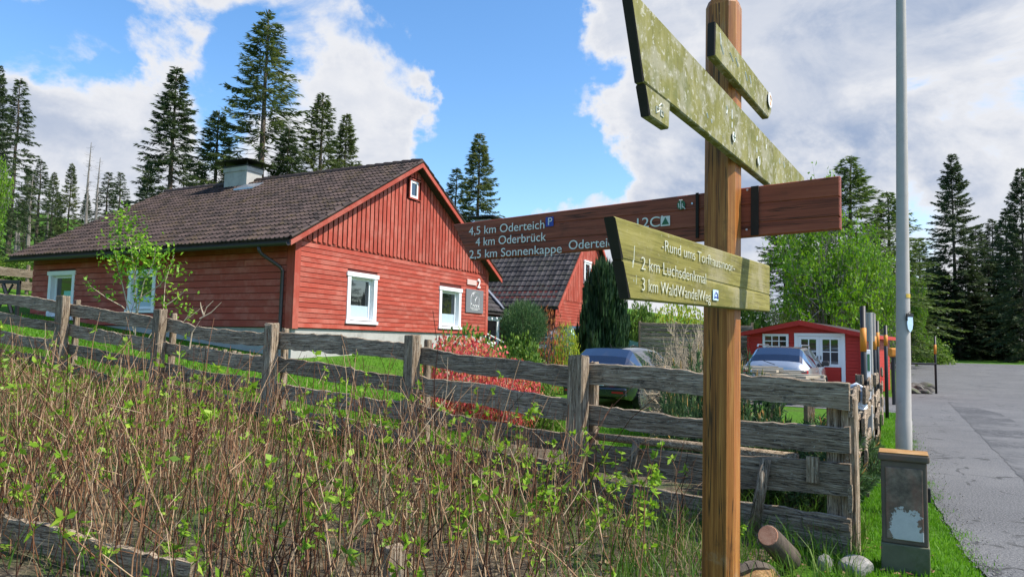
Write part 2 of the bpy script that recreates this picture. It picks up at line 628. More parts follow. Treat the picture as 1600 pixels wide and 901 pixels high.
# bark, leaves, stone
M_BARK = grain_mat('spruce_bark', [(.3, (.05, .038, .03)), (.6, (.14, .11, .085)), (.8, (.22, .18, .14))], (6, 6, 1.2), 2, .95, .6, .02, .1)
M_BARKG = grain_mat('grey_bark', [(.3, (.11, .10, .09)), (.6, (.25, .23, .21)), (.8, (.36, .34, .30))], (6, 6, 1.2), 2, .95, .5, .02, .1)
M_BIRCHTW = grain_mat('pale_twig_bark', [(.3, (.28, .21, .14)), (.6, (.50, .42, .30)), (.8, (.62, .54, .40))], (3, 3, 3), 6, .9, .3, .005, 0)
M_SPRUCE = leaf_mat('spruce_needles', (.028, .052, .018), (.095, .13, .038), (.20, .22, .07), .35, .6, .35)
M_SPRUCED = leaf_mat('dark_spruce_needles', (.020, .038, .018), (.058, .090, .036), (.12, .155, .06), .3, .6, .35)
M_FRESH = leaf_mat('fresh_beech_leaves', (.050, .14, .008), (.16, .33, .014), (.32, .46, .03), .42, .5, .5)
M_ROWAN = leaf_mat('rowan_leaves', (.08, .21, .015), (.20, .40, .025), (.38, .54, .06), .4, .45)
M_LARCH = leaf_mat('larch_tufts', (.05, .085, .02), (.10, .16, .035), (.18, .25, .06), .3)
M_THUJA = leaf_mat('thuja_sprays', (.010, .028, .010), (.022, .058, .018), (.05, .10, .03), .2)
M_PINE = leaf_mat('pine_needles', (.022, .06, .022), (.07, .145, .05), (.16, .25, .09), .25)
M_CANDLE = plain_mat('pine_candle', (.48, .27, .07), .7)
M_RIBES = leaf_mat('red_blossom', (.45, .035, .05), (.72, .13, .14), (.60, .40, .12), .4)
M_YELG = leaf_mat('yellow_green_leaves', (.16, .26, .02), (.34, .44, .04), (.55, .52, .06), .4)
M_ORANGEL = leaf_mat('copper_leaves', (.22, .07, .03), (.40, .12, .05), (.5, .25, .06), .35)
M_BUSHG = leaf_mat('bush_leaves', (.05, .11, .015), (.12, .22, .03), (.25, .36, .05), .35)
M_GRASS = leaf_mat('grass_blades', (.05, .15, .008), (.12, .30, .012), (.22, .42, .03), .4, .5, .8)
M_GRASSR = leaf_mat('rough_grass_blades', (.03, .085, .010), (.085, .19, .018), (.24, .30, .06), .35, .5, .8)
m, nt, b = new_mat('dry_cane_bark')
gi = N(nt, 'ShaderNodeNewGeometry')
tcc = N(nt, 'ShaderNodeTexCoord')
kf = math_(nt, 'ADD', math_(nt, 'MULTIPLY', gi.outputs['Random Per Island'], .62), math_(nt, 'MULTIPLY', noise(nt, 6, tcc.outputs['Object'], 4, .6, (2, 2, .6)), .4))
c = ramp(nt, kf, [(.14, (.024, .011, .007)), (.36, (.085, .036, .019)), (.56, (.22, .105, .052)), (.74, (.42, .275, .16)), (.92, (.66, .53, .37))])
nt.links.new(c, b.inputs['Base Color'])
b.inputs['Roughness'].default_value = .75
b.inputs['Specular IOR Level'].default_value = .25
M_CANE = m
M_STRAW = leaf_mat('dead_grass_blades', (.13, .085, .04), (.30, .22, .115), (.52, .43, .27), .3, .7)
M_CLEAF = leaf_mat('young_bramble_leaves', (.10, .21, .015), (.24, .42, .03), (.42, .56, .07), .45, .5)
M_ROCK = grain_mat('pale_rock', [(.3, (.14, .13, .115)), (.55, (.30, .285, .26)), (.75, (.45, .43, .40))], (1, 1, 1), 4, .95, .9, .03, .15, [((.12, .14, .05), 4, .55, .7, .5)])
M_RUST = plain_mat('rusty_lid', (.36, .19, .06), .75, .2, .3, 9, .2, .4, ((.5, .33, .16), 5, .5, .7, .6))
M_CABD = None
M_CAB = plain_mat('stained_cabinet', (.115, .090, .068), .8, 0, .45, 7, .4, .3, ((.20, .085, .06), 4, .55, .72, .55))
M_CABB = plain_mat('mossy_concrete_base', (.12, .125, .08), .95, 0, .4, 8, .4, .2, ((.06, .08, .02), 4, .45, .7, .7))
M_PEEL = plain_mat('bare_grey_patch', (.46, .47, .50), .8, 0, .15, 12, .2)
M_POLE = plain_mat('galvanised_pole', (.41, .385, .35), .7, .0, .18, 7, .05, .4, ((.24, .23, .21), 9, .55, .75, .5))
M_ORANGE = plain_mat('orange_marker_paint', (.62, .22, .015), .6)
M_STICK = plain_mat('pale_blue_badge', (.50, .68, .82), .5)
M_YEL = plain_mat('yellow_sticker', (.55, .38, .05), .6)
M_CARD = plain_mat('dark_car_paint', (.010, .014, .022), .2, .0, .05, 3, 0, .6, None, 1)
M_CARS = plain_mat('silver_car_paint', (.50, .52, .53), .28, .7, .03, 3, 0, .5, None, 1)
M_CART = plain_mat('teal_car_paint', (.04, .12, .13), .25, .4, .05, 3, 0, .5, None, 1)
M_TYRE = plain_mat('tyre_rubber', (.018, .018, .018), .85)
M_RIM = plain_mat('alloy_rim', (.42, .43, .44), .3, .9)
M_LAMPR = plain_mat('red_light_lens', (.45, .015, .02), .2)
M_PLASTIC = plain_mat('black_plastic', (.02, .021, .023), .6)
M_SHEET = plain_mat('white_plastic_sheet', (.62, .68, .74), .3)


# ------------------------------------------------------------------ the ground
TH = math.radians(29.0)
UD, VD = Vector((math.sin(TH), math.cos(TH), 0)), Vector((math.cos(TH), -math.sin(TH), 0))


def sstep(x, a, b):
    t = np.clip((np.asarray(x, float)-a)/(b-a), 0, 1)
    return t*t*(3-2*t)


def gz(x, y):
    x, y = np.asarray(x, float), np.asarray(y, float)
    u, v = x*UD.x+y*UD.y, x*VD.x+y*VD.y
    w = np.maximum(0, -v-.3)
    lat = np.where(w < 13, .0053*w*w, .896+.1*(w-13))
    lat = lat+.06*np.maximum(0, w-27)
    lat = lat+.03*np.clip(u-7, 0, 9)*sstep(w, 6, 13)
    yard = sstep(u, 10, 14)*(1-sstep(w, 8.5, 12.5))
    lat = lat*(1-.85*yard)
    far = .021*np.clip(u-30, 0, 120)
    return lat+far


def g(x, y):
    return float(gz(x, y))


def uv(u, v, dz=0.0):
    p = UD*u+VD*v
    return Vector((p.x, p.y, g(p.x, p.y)+dz))


def gpt(px, Y):
    """the ground point seen in column px at distance Y"""
    x = at(px, 540, Y).x
    return Vector((x, Y, g(x, Y)))


def axis_lines():
    a = list(np.arange(-34, 40.01, .5))
    b = [-300, -220, -160, -120, -95, -75, -60, -50, -43, -38]
    c = [42, 45, 49, 54, 60, 68, 78, 90, 110, 140, 180, 240, 320]
    return np.array(b+a+c)


# cabinet door: dark stained paint, a patch of it flaked off
m, nt, b = new_mat('flaked_cabinet_door')
tcd = N(nt, 'ShaderNodeTexCoord')
ovd = tcd.outputs['Object']
k1 = noise(nt, 7, ovd, 7, .7)
k2 = noise(nt, 22, ovd, 5, .65)
c = ramp(nt, k1, [(.32, (.040, .028, .020)), (.5, (.125, .095, .070)), (.66, (.26, .20, .15))])
c = mixc_(nt, smooth_(nt, noise(nt, 3.5, ovd, 5, .6, (1, 1, .5), 0, 4), .52, .68, 0, .7), c, (.24, .10, .065))
dv = N(nt, 'ShaderNodeVectorMath', operation='DISTANCE')
sc_ = N(nt, 'ShaderNodeMapping')
sc_.inputs['Scale'].default_value = (1.0, 0, .8)
nt.links.new(ovd, sc_.inputs[0])
nt.links.new(sc_.outputs[0], dv.inputs[0])
dv.inputs[1].default_value = (.015, 0, .25)
fl = smooth_(nt, math_(nt, 'ADD', dv.outputs['Value'], math_(nt, 'MULTIPLY', math_(nt, 'ADD', k1, k2), .22)), .325, .335, 1, 0)
c = mixc_(nt, fl, c, mixc_(nt, k2, (.38, .375, .37), (.62, .61, .60)))
nt.links.new(c, b.inputs['Base Color'])
b.inputs['Roughness'].default_value = .8
setbump(nt, b, math_(nt, 'SUBTRACT', k1, math_(nt, 'MULTIPLY', fl, .5)), .5, .006)
M_CABD = m

gu, gv = axis_lines(), axis_lines()-2
UU, VV = np.meshgrid(gu, gv, indexing='ij')
GX, GY = UU*UD.x+VV*VD.x, UU*UD.y+VV*VD.y
GZ = gz(GX, GY)
ROADL = [(-40, 3.5), (-8, 2.4), (0, 1.45), (3, 1.05), (5, .72), (6.5, .45), (9, .28), (17, .1), (20, .0), (27, .0), (30, .25), (45, .6), (52, -1), (58, -6), (63, -25), (70, -60)]


def road_left(u):
    return np.interp(u, [a for a, b in ROADL], [b for a, b in ROADL])


nu, nv = len(gu), len(gv)
idx = np.arange(nu*nv).reshape(nu, nv)
F = np.stack([idx[:-1, :-1], idx[1:, :-1], idx[1:, 1:], idx[:-1, 1:]], -1).reshape(-1, 4)
m, nt, b = new_mat('turf_and_soil')
tcg = N(nt, 'ShaderNodeTexCoord')
ov = tcg.outputs['Object']
n1 = noise(nt, .35, ov, 5, .6)
n2 = noise(nt, 9, ov, 6, .7)
c = ramp(nt, n2, [(.3, (.030, .075, .008)), (.6, (.075, .18, .014)), (.8, (.12, .24, .02))])
c = mixc_(nt, smooth_(nt, n1, .55, .7, 0, .6), c, (.07, .065, .03))
nt.links.new(c, b.inputs['Base Color'])
b.inputs['Roughness'].default_value = .95
b.inputs['Specular IOR Level'].default_value = .1
setbump(nt, b, n2, .6, .04)
M_TURF = m
ground = link('ground', np_mesh('ground', np.stack([GX, GY, GZ], -1).reshape(-1, 3), F, None, True), M_TURF)
tag(ground, kind='structure')

# dead litter and soil under the canes
m, nt, b = new_mat('thicket_litter')
tcg = N(nt, 'ShaderNodeTexCoord')
ov = tcg.outputs['Object']
n2 = noise(nt, 22, ov, 7, .7)
n1 = noise(nt, 1.1, ov, 5, .6)
c = ramp(nt, n2, [(.34, (.022, .016, .010)), (.5, (.085, .060, .035)), (.66, (.24, .19, .12))])
c = mixc_(nt, smooth_(nt, n1, .5, .62, 0, .7), c, (.035, .075, .012))
nt.links.new(c, b.inputs['Base Color'])
b.inputs['Roughness'].default_value = .95
setbump(nt, b, n2, .8, .04)
M_LITTER = m

# asphalt
m, nt, b = new_mat('worn_asphalt')
tcg = N(nt, 'ShaderNodeTexCoord')
ov = tcg.outputs['Object']
n1 = noise(nt, .5, ov, 6, .65, (1, 1, 1), .5)
n2 = noise(nt, 60, ov, 4, .7)
n3 = noise(nt, 4, ov, 6, .7, (1, 1, 1), 1.0)
c = ramp(nt, n1, [(.3, (.060, .062, .067)), (.5, (.108, .110, .114)), (.72, (.18, .18, .178))])
c = mixc_(nt, .55, c, ramp(nt, n2, [(.38, (.035, .035, .035)), (.5, (.11, .11, .112)), (.64, (.33, .325, .315))]))
vor = N(nt, 'ShaderNodeTexVoronoi', feature='DISTANCE_TO_EDGE')
vor.inputs['Scale'].default_value = .55
mm = N(nt, 'ShaderNodeVectorMath', operation='MULTIPLY_ADD')
nz = N(nt, 'ShaderNodeTexNoise')
nz.inputs['Scale'].default_value = 1.6
nt.links.new(ov, nz.inputs['Vector'])
nt.links.new(nz.outputs['Color'], mm.inputs[0])
mm.inputs[1].default_value = (.9, .9, .9)
nt.links.new(ov, mm.inputs[2])
nt.links.new(mm.outputs[0], vor.inputs['Vector'])
crack = math_(nt, 'MULTIPLY', smooth_(nt, vor.outputs['Distance'], .004, .018, 1, 0), smooth_(nt, n3, .42, .6))
c = mixc_(nt, math_(nt, 'MULTIPLY', crack, .85), c, (.025, .025, .024))
nt.links.new(c, b.inputs['Base Color'])
b.inputs['Roughness'].default_value = .82
b.inputs['Specular IOR Level'].default_value = .35
setbump(nt, b, math_(nt, 'SUBTRACT', n2, math_(nt, 'MULTIPLY', crack, 1.5)), .5, .008)
M_ASPH = m
M_ASPH2 = grain_mat('dark_asphalt_repair', [(.36, (.03, .031, .034)), (.5, (.066, .067, .071)), (.64, (.16, .16, .16))], (1, 1, 1), 22, .8, .5, .006, 0, [((.15, .15, .15), .8, .45, .65, .75), ((.18, .178, .175), 2.5, .55, .65, .6)])


def strip_sheet(name, us, vleft, vright, cols, dz, mat_, rag=0.0, seed=1):
    rng = np.random.default_rng(seed)
    us = np.asarray(us, float)
    t = np.linspace(0, 1, cols)
    L_, R_ = vleft(us), vright(us)
    L_ = L_+rng.normal(size=len(us))*rag
    V_ = L_[:, None]+(R_-L_)[:, None]*t[None, :]
    U_ = np.repeat(us[:, None], cols, 1)
    X, Y = U_*UD.x+V_*VD.x, U_*UD.y+V_*VD.y
    Z = gz(X, Y)+dz
    ii = np.arange(len(us)*cols).reshape(len(us), cols)
    F_ = np.stack([ii[:-1, :-1], ii[:-1, 1:], ii[1:, 1:], ii[1:, :-1]], -1).reshape(-1, 4)
    return link(name, np_mesh(name, np.stack([X, Y, Z], -1).reshape(-1, 3), F_, None, True), mat_)


US = np.concatenate([np.arange(-40, -2, 2), np.arange(-2, 32, .2), np.arange(32, 64, .8)])
road = strip_sheet('road', US, road_left, lambda u: 17+0*u+np.maximum(0, u-40)*1.2, 30, .016, M_ASPH, .012)
tag(road, kind='structure')
U2 = np.arange(-10, 26.2, .2)
patch = strip_sheet('road_repair_strip', U2, lambda u: 1.33+.012*np.sin(u*2.1), lambda u: 2.3+.02*np.sin(u*1.9+1)-np.clip(u-22, 0, 4)*.22, 5, .021, M_ASPH2, .012, 2)
tag(patch, kind='structure')
lit = strip_sheet('thicket_ground', np.arange(.4, 6.9, .25), lambda u: -17+0*u, lambda u: -1.0+.25*np.sin(u*2.3), 60, .012, M_LITTER, .05, 5)
tag(lit, kind='structure')
bed = strip_sheet('soil_bed', np.arange(6.6, 10.3, .25), lambda u: -5.2+.3*np.sin(u*2), lambda u: -.62+0*u, 24, .009, M_LITTER, .06, 6)
tag(bed, kind='structure')
drive = strip_sheet('driveway', np.arange(20.4, 27.01, .3), lambda u: -4.6+0*u, lambda u: 0.06+0*u, 8, .012, M_ASPH, .0, 3)
tag(drive, kind='structure')


# ------------------------------------------------------------------ house builder
def wall_local(W, z0, z1, holes, thick=.24, y=0.0):
    """a solid wall with openings, outer face at y, body behind it (+y)"""
    mb = MB()
    xs = sorted({0, W, *[h[0] for h in holes], *[h[1] for h in holes]})
    zs = sorted({z0, z1, *[h[2] for h in holes], *[h[3] for h in holes]})
    for i in range(len(xs)-1):
        for j in range(len(zs)-1):
            cx, cz = (xs[i]+xs[i+1])/2, (zs[j]+zs[j+1])/2
            if any(h[0] < cx < h[1] and h[2] < cz < h[3] for h in holes):
                continue
            mb.box(xs[i], y, zs[j], xs[i+1], y+thick, zs[j+1])
    return mb


def clad_rows(W, z0, z1, row, holes, rng, joints=True, x0=0.0):
    """(xa, xb, za, zb) of every plank of horizontal cladding, cut round the openings"""
    out = []
    n = max(1, round((z1-z0)/row))
    rh = (z1-z0)/n
    for k in range(n):
        za, zb = z0+k*rh, z0+(k+1)*rh
        segs = [(x0, W)]
        for h in holes:
            if h[2] < zb-.02 and h[3] > za+.02:
                new = []
                for a, b_ in segs:
                    if h[0] > a+.02:
                        new.append((a, min(b_, h[0])))
                    if h[1] < b_-.02:
                        new.append((max(a, h[1]), b_))
                    if h[1] <= a or h[0] >= b_:
                        new.append((a, b_))
                segs = [q for q in dict.fromkeys(new) if q[1]-q[0] > .03]
        for a, b_ in segs:
            if joints and b_-a > 4.2:
                c_ = a+(b_-a)*rng.uniform(.3, .7)
                out += [(a, c_-.003, za, zb), (c_+.003, b_, za, zb)]
            else:
                out.append((a, b_, za, zb))
    return out


def plank_mb(xa, xb, za, zb, y=0.0, t=.022, lap=.014, mb=None):
    """shiplap board: bottom edge stands proud, groove above"""
    mb = mb or MB()
    gp = .017
    mb.prism([(y, za+gp), (y-t-lap*.3, za+gp), (y-t, zb), (y, zb)], xa, xb, 'x')
    return mb


def window(parent, loc, rz, w, h, film=None, split=False, recess=.13, case=.12, poster=False, cmat=None):
    """casement in an opening w x h whose lower left corner is loc; local x along the wall, -y outwards"""
    fr = MB()
    e = .045
    fr.box(-case, -e, -.02, 0, -.002, h)
    fr.box(w, -e, -.02, w+case, -.002, h)
    fr.box(-case-.05, -e-.02, h, w+case+.05, -.002, h+case)
    fr.box(-case-.05, -e-.035, -.02-case*.7, w+case+.05, -.002, -.022)
    for bx in ((0, -.04, 0, .02, recess, h), (w-.02, -.04, 0, w, recess, h), (.02, -.04, h-.02, w-.02, recess, h), (.02, -.04, 0, w-.02, recess, .02)):
        fr.box(*bx)
    win = fr.build('window', cmat or M_WHITE, parent, loc, rz)
    s = MB()
    y0, y1, q = recess-.06, recess, .07
    s.box(.02, y0, .02, .02+q, y1, h-.02)
    s.box(w-.02-q, y0, .02, w-.02, y1, h-.02)
    s.box(.02+q, y0, h-.02-q, w-.02-q, y1, h-.02)
    s.box(.02+q, y0, .02, w-.02-q, y1, .02+q)
    if split:
        s.box(w/2-.035, y0, .02+q, w/2+.035, y1, h-.02-q)
    s.build('sash', M_WHITE, win)
    MB().box(.02+q, y1-.03, .02+q, w-.02-q, y1-.02, h-.02-q).build('pane', M_GLASS, win)
    if film:
        MB().box(.024+q, y1-.036, .024+q, w-.024-q, y1-.031, .02+q+film*h).build('privacy_film', M_FILM, win)
    if poster:
        MB().box(w*.42, y1-.036, h*.36, w-.03-q, y1-.031, h*.62).build('poster', M_FILMG, win)
    return win


def tiles(mb, O, A, S, Nn, length, slope, tw, th, rng, sub=4, amp=.02):
    """courses of rolled roof tiles: each tile its own island. O lower corner, A along the eave, S up the slope, Nn normal"""
    O, A, S, Nn = map(Vector, (O, A, S, Nn))
    nc, nr = max(1, round(length/tw)), max(1, round(slope/th))
    tw, th = length/nc, slope/nr
    prof = [amp*(0.15+.85*max(0, math.cos(2*PI*(k/sub)-PI*.45))) for k in range(sub+1)]
    for r in range(nr):
        for c_ in range(nc):
            jit = rng.uniform(-.006, .006)
            s0, s1 = r*th+jit, (r+1)*th+.05
            a0 = c_*tw+rng.uniform(-.004, .004)
            lift = rng.uniform(0, .008)
            vs = []
            for k in range(sub+1):
                a = a0+tw*k/sub*1.03
                vs.append(O+A*a+S*s0+Nn*(.012+prof[k]*.4))
                vs.append(O+A*a+S*s0+Nn*(.052+lift+prof[k]))
                vs.append(O+A*a+S*s1+Nn*(.014+prof[k]))
            fs = []
            for k in range(sub):
                i = k*3
                fs += [(i, i+3, i+4, i+1), (i+1, i+4, i+5, i+2)]
            mb.add(vs, fs)


def stuff_part(o):
    o['kind'] = 'stuff'
    return o
# ------------------------------------------------------------------ the red house
rng = np.random.default_rng(5)
HA, HB = Vector((.461, .887, 0)), Vector((-.887, .461, 0))
HRZ = math.atan2(HA.y, HA.x)
HZ = 1.2
house = thing('house', 'large red timber house with brown tiled roof and concrete chimney', 'house', (-5.49, 17.5, HZ), HRZ)
HW, HL, FZ, JZ = 9.87, 11.5, .64, 3.0
RK, RE = .588, 3.1                   # roof: slope and height over the long wall


def hroof(x):
    return RE+RK*min(x, HW-x)


f = MB().box(.04, .04, -1.2, HW-.04, HL-.04, FZ-.004)
f.build('foundation', M_CONC, house)
GH = [(2.1, 3.15, .92, 2.14), (6.72, 7.85, .90, 2.10)]
gw = wall_local(HW, FZ, JZ, GH).build('wall', M_REDC, house)
CS = .13
for xa, xb, za, zb in clad_rows(HW-.15, FZ, JZ-.02, .131, [(a-CS, b-0+CS, c-.12, d+.13) for a, b, c, d in GH], rng, False, .17):
    plank_mb(xa, xb, za, zb, -.001).build('plank', M_RED, gw)
for i, (a, b, c, d) in enumerate(GH):
    window(house, (a, 0, c), 0, b-a, d-c, .27, False, .15)
# long wall, seen from outside: x runs from the far corner to the near one
LH = [(HL-10.45, HL-9.3, .9, 2.22), (HL-6.4, HL-5.42, 1.12, 2.15)]
lw = wall_local(HL, FZ, JZ+.1, LH).build('wall', M_REDC, house, (0, HL, 0), -PI/2)
for xa, xb, za, zb in clad_rows(HL-.24, FZ, JZ+.1, .172, [(a-CS, b+CS, c-.12, d+.13) for a, b, c, d in LH], rng, True, .0):
    plank_mb(xa, xb, za, zb, -.001, .026, .02).build('plank', M_RED, lw)
window(house, (0, HL-LH[0][0], LH[0][2]), -PI/2, 1.15, 1.32, None, False, .16, .12, True)
window(house, (0, HL-LH[1][0], LH[1][2]), -PI/2, .98, 1.03, .3, False, .16)
# the two walls out of sight
MB().box(.24, HL-.24, FZ, HW, HL, JZ+.05).box(HW-.24, .24, FZ, HW, HL-.24, JZ+.05).build('wall', M_REDC, house)
for nm, x0, x1, y0, y1 in (('corner_board', -.035, .165, -.04, -.004), ('corner_board', -.04, -.004, 0, .22), ('corner_board', HW-.14, HW+.03, -.04, -.004)):
    MB().box(x0, y0, FZ-.02, x1, y1, JZ-.03 if y1 < .1 else JZ+.06).build(nm, M_REDV, house)
# gable triangle with upright boards, set proud of the planks below
gt = MB().prism([(0, JZ), (HW, JZ), (HW, hroof(0)-.06), (HW/2, hroof(HW/2)-.06), (0, hroof(0)-.06)], .03, .26)
MB().prism([(0, JZ+.06), (HW, JZ+.06), (HW, hroof(0)-.05), (HW/2, hroof(HW/2)-.06), (0, hroof(0)-.05)], HL-.26, HL-.01).build('gable', M_REDC, house)
gab = gt.build('gable', M_REDC, house)
AW = (4.70, 5.16, 4.86, 5.44)
x = -.02
while x < HW+.02:
    w = .142
    xa, xb = max(x, -.03), min(x+w, HW+.03)
    jag = .03*abs(math.sin(x*9.7))
    zt = lambda q: hroof(min(max(q, 0), HW))-.05
    spans = [(JZ-.06-jag, None)]
    if xb > AW[0]-.07 and xa < AW[1]+.07:
        spans = [(JZ-.06-jag, AW[2]-.08), (AW[3]+.08, None)]
    for lo, hi in spans:
        if hi is None:
            poly = [(xa, lo), ((xa+xb)/2, lo-.025 if lo < JZ else lo), (xb, lo), (xb, zt(xb))] + ([(HW/2, zt(HW/2))] if xa < HW/2 < xb else []) + [(xa, zt(xa))]
        else:
            poly = [(xa, lo), ((xa+xb)/2, lo-.025), (xb, lo), (xb, hi), (xa, hi)]
        MB().prism(poly, -.062, -.035).build('board', M_REDV, gab)
    x += .19
window(house, (AW[0], -.03, AW[2]), 0, AW[1]-AW[0], AW[3]-AW[2], None, False, .03, .028, False, M_REDV)
# roof
OVG, OVE = .32, .52
ry0, ry1 = -OVG, HL+.45
rf = MB()
hz0 = RE-RK*OVE
for sgn in (0, 1):
    P = [(-OVE, hz0), (HW/2, hroof(HW/2)), (HW/2, hroof(HW/2)-.14), (-OVE, hz0-.10)]
    if sgn:
        P = [(HW-a, b) for a, b in P]
    rf.prism(P, ry0, ry1)
roof = rf.build('roof', M_FELT, house)
sl_len = math.hypot(HW/2+OVE, RK*(HW/2+OVE))
c_, s_ = (HW/2+OVE)/sl_len, RK*(HW/2+OVE)/sl_len
tm = MB()
tiles(tm, (-OVE-.04, ry1, hz0-.02), (0, -1, 0), (c_, 0, s_), (-s_, 0, c_), ry1-ry0, sl_len+.02, .155, .335, rng, 4, .042)
tiles(tm, (HW+OVE+.04, ry0, hz0-.02), (0, 1, 0), (-c_, 0, s_), (s_, 0, c_), ry1-ry0, sl_len+.02, .155, .335, rng, 4, .03)
stuff_part(tm.build('roof_tiles', M_TILE, roof, recalc=False))
for k in range(34):
    ya = ry0+(ry1-ry0)*k/34
    MB().tube([(HW/2, ya, hroof(HW/2)+.02), (HW/2, ya+(ry1-ry0)/34*1.06, hroof(HW/2)+.035)], [.105, .125], 8).build('ridge_tile', M_TILE, roof)
vt = MB()
for side in (0, 1):
    for k in range(18):
        a0, a1 = k/18, (k+1.12)/18
        p0 = Vector((-OVE+(HW/2+OVE)*a0, ry0-.03, hz0+(hroof(HW/2)-hz0)*a0+.055))
        p1 = Vector((-OVE+(HW/2+OVE)*min(a1, 1), ry0-.03, hz0+(hroof(HW/2)-hz0)*min(a1, 1)+.035))
        if side:
            p0.x, p1.x = HW-p0.x, HW-p1.x
        vt.tube([p0, p1], [.05, .042], 6)
stuff_part(vt.build('verge_tiles', M_TILE, roof))
for side in (0, 1):
    P = [(-OVE, hz0-.03), (HW/2, hroof(HW/2)-.02), (HW/2, hroof(HW/2)-.16), (-OVE, hz0-.16)]
    if side:
        P = [(HW-a, b) for a, b in P]
    MB().prism(P, ry0-.045, ry0-.006).build('bargeboard', M_RED, roof)
gut = MB()
gx, gzz = -OVE-.09, hz0-.10
prof = [(gx+.075*math.cos(t), gzz+.075*math.sin(t)) for t in np.linspace(PI, 2*PI, 8)]+[(gx+.062*math.cos(t), gzz+.062*math.sin(t)) for t in np.linspace(2*PI, PI, 8)]
gut.prism(prof, ry0-.05, ry1)
gut.build('gutter', M_METALD, house)
MB().box(-OVE-.012, ry0, hz0-.16, -OVE+.02, ry1, hz0-.005).build('fascia', M_FELT, house)
MB().tube([(gx, .62, gzz-.05), (gx, .60, gzz-.16), (gx+.06, .58, gzz-.24), (-.14, .36, gzz-.52), (-.085, .32, gzz-.62), (-.085, .32, .22), (-.13, .32, .12)], .045, 9).build('downpipe', M_METALD, house, smooth=True)
# chimney
cx0, cx1, cy0, cy1 = 4.5, 5.2, 7.0, 8.15
ch = MB().box(cx0, cy0, 5.3, cx1, cy1, 6.36)
ch.box(cx0-.03, cy0-.03, 6.36, cx1+.03, cy1+.03, 6.52)
chim = ch.build('chimney', M_CONC, house)
cp = MB()
o_ = .33
cm = ((cx0+cx1)/2, (cy0+cy1)/2)
cp.add([(cx0-o_, cy0-o_, 6.70), (cx1+o_, cy0-o_, 6.70), (cx1+o_, cy1+o_, 6.70), (cx0-o_, cy1+o_, 6.70), (cm[0], cm[1]-.2, 6.90), (cm[0], cm[1]+.2, 6.90)],
       [(0, 1, 4), (1, 2, 5, 4), (2, 3, 5), (3, 0, 4, 5), (3, 2, 1, 0)])
for px_, py_ in ((cx0, cy0), (cx1, cy0), (cx0, cy1), (cx1, cy1)):
    cp.box(px_-.02, py_-.02, 6.5, px_+.02, py_+.02, 6.72)
cp.box(cx0-.05, cy0-.05, 6.52, cx1+.05, cy1+.05, 6.56)
cp.build('chimney_cap', M_BLACK, chim)
fz = lambda q: hroof(q)+.085
MB().prism([(3.95, fz(3.95)), (4.42, fz(4.42)), (4.42, fz(4.42)+.03), (3.95, fz(3.95)+.05)], 6.05, 7.0).build('roof_hatch', M_ZINC, house)


def on_gable(px, py, out=.05):
    """house coordinates of a pixel on the gable plane"""
    n = Vector((HB.x, HB.y, 0))*-1
    o = Vector((-5.49, 17.5, 0))+n*out
    d = ray(px, py)
    t = (o-Vector((0, 0, EYE))).dot(n)/d.dot(n)
    p = Vector((0, 0, EYE))+d*t
    return (p-Vector((-5.49, 17.5, 0))).dot(HA), p.z


def gable_point(x, z, out):
    p = Vector((-5.49, 17.5, 0))+HA*x-HB*out
    return (p.x, p.y, z)


def text(parent, body, size, loc, width=None, mat_=None, name='lettering', bold=0.0, rx=PI/2):
    cu = bpy.data.curves.new(name, 'FONT')
    cu.body = body
    cu.size = size
    cu.extrude = .0006
    cu.offset = bold
    cu.materials.append(mat_ or M_INK)
    o = bpy.data.objects.new(name, cu)
    COL.objects.link(o)
    o.parent = parent
    o.location = loc
    o.rotation_euler = (rx, 0, 0)
    bpy.context.view_layer.update()
    if width and o.dimensions.x > 0:
        o.scale.x = width/o.dimensions.x
    me = bpy.data.meshes.new_from_object(o.evaluated_get(bpy.context.evaluated_depsgraph_get()))
    me.name = name
    t_ = bpy.data.objects.new(name, me)
    COL.objects.link(t_)
    t_.parent, t_.location, t_.rotation_euler, t_.scale = o.parent, o.location, o.rotation_euler, o.scale
    bpy.data.objects.remove(o)
    t_.name = name
    return t_


# slate sign board with an antler emblem in an arch
xa, zt_ = on_gable(728.5, 450.5)
xb, zb_ = on_gable(754.3, 488)
zb_ = on_gable(728.5, 487.5)[1]
sw, shh = xb-xa, zt_-zb_
sb = MB().bbox(0, -.035, 0, sw, 0, shh, .006).build('wall_sign', M_GREY, None, gable_point(xa, zb_, .032), HRZ)
tag(sb, 'slate grey square sign with white emblem on the red gable wall', 'sign')
em = MB()
arch = [(sw*.26, -.037, shh*.22)]+[(sw*.26, -.037, shh*.62)]+[(sw*(.5-.24*math.cos(t)), -.037, shh*(.62+.27*math.sin(t))) for t in np.linspace(0, PI, 10)]+[(sw*.74, -.037, shh*.22)]
em.tube(arch, .009, 4)
for sg in (-1, 1):
    em.tube([(sw*.5, -.038, shh*.50), (sw*(.5+.05*sg), -.038, shh*.62), (sw*(.5+.12*sg), -.038, shh*.70), (sw*(.5+.10*sg), -.038, shh*.80), (sw*(.5+.06*sg), -.038, shh*.84)], .011, 4)
em.tube([(sw*.5, -.038, shh*.60), (sw*.5, -.038, shh*.46)], .014, 4)
em.build('emblem', M_INK, sb)
scr = MB()
pts = [(sw*(.28+.44*q), -.038, shh*(.30+.045*math.sin(q*26)+(.05 if q < .2 else 0))) for q in np.linspace(0, 1, 40)]
scr.tube(pts, .012, 4)
for zz, a, b in ((.19, .22, .78), (.13, .32, .68)):
    scr.tube([(sw*(a+(b-a)*q), -.038, shh*(zz+.012*math.sin(q*70))) for q in np.linspace(0, 1, 36)], .008, 4)
scr.build('script', M_INK, sb)
nx, nz_ = on_gable(730, 444)
hn = thing('house_number_sign', 'small pale plate and white figure 2 above the slate sign', 'house number', gable_point(nx, nz_, .035), HRZ)
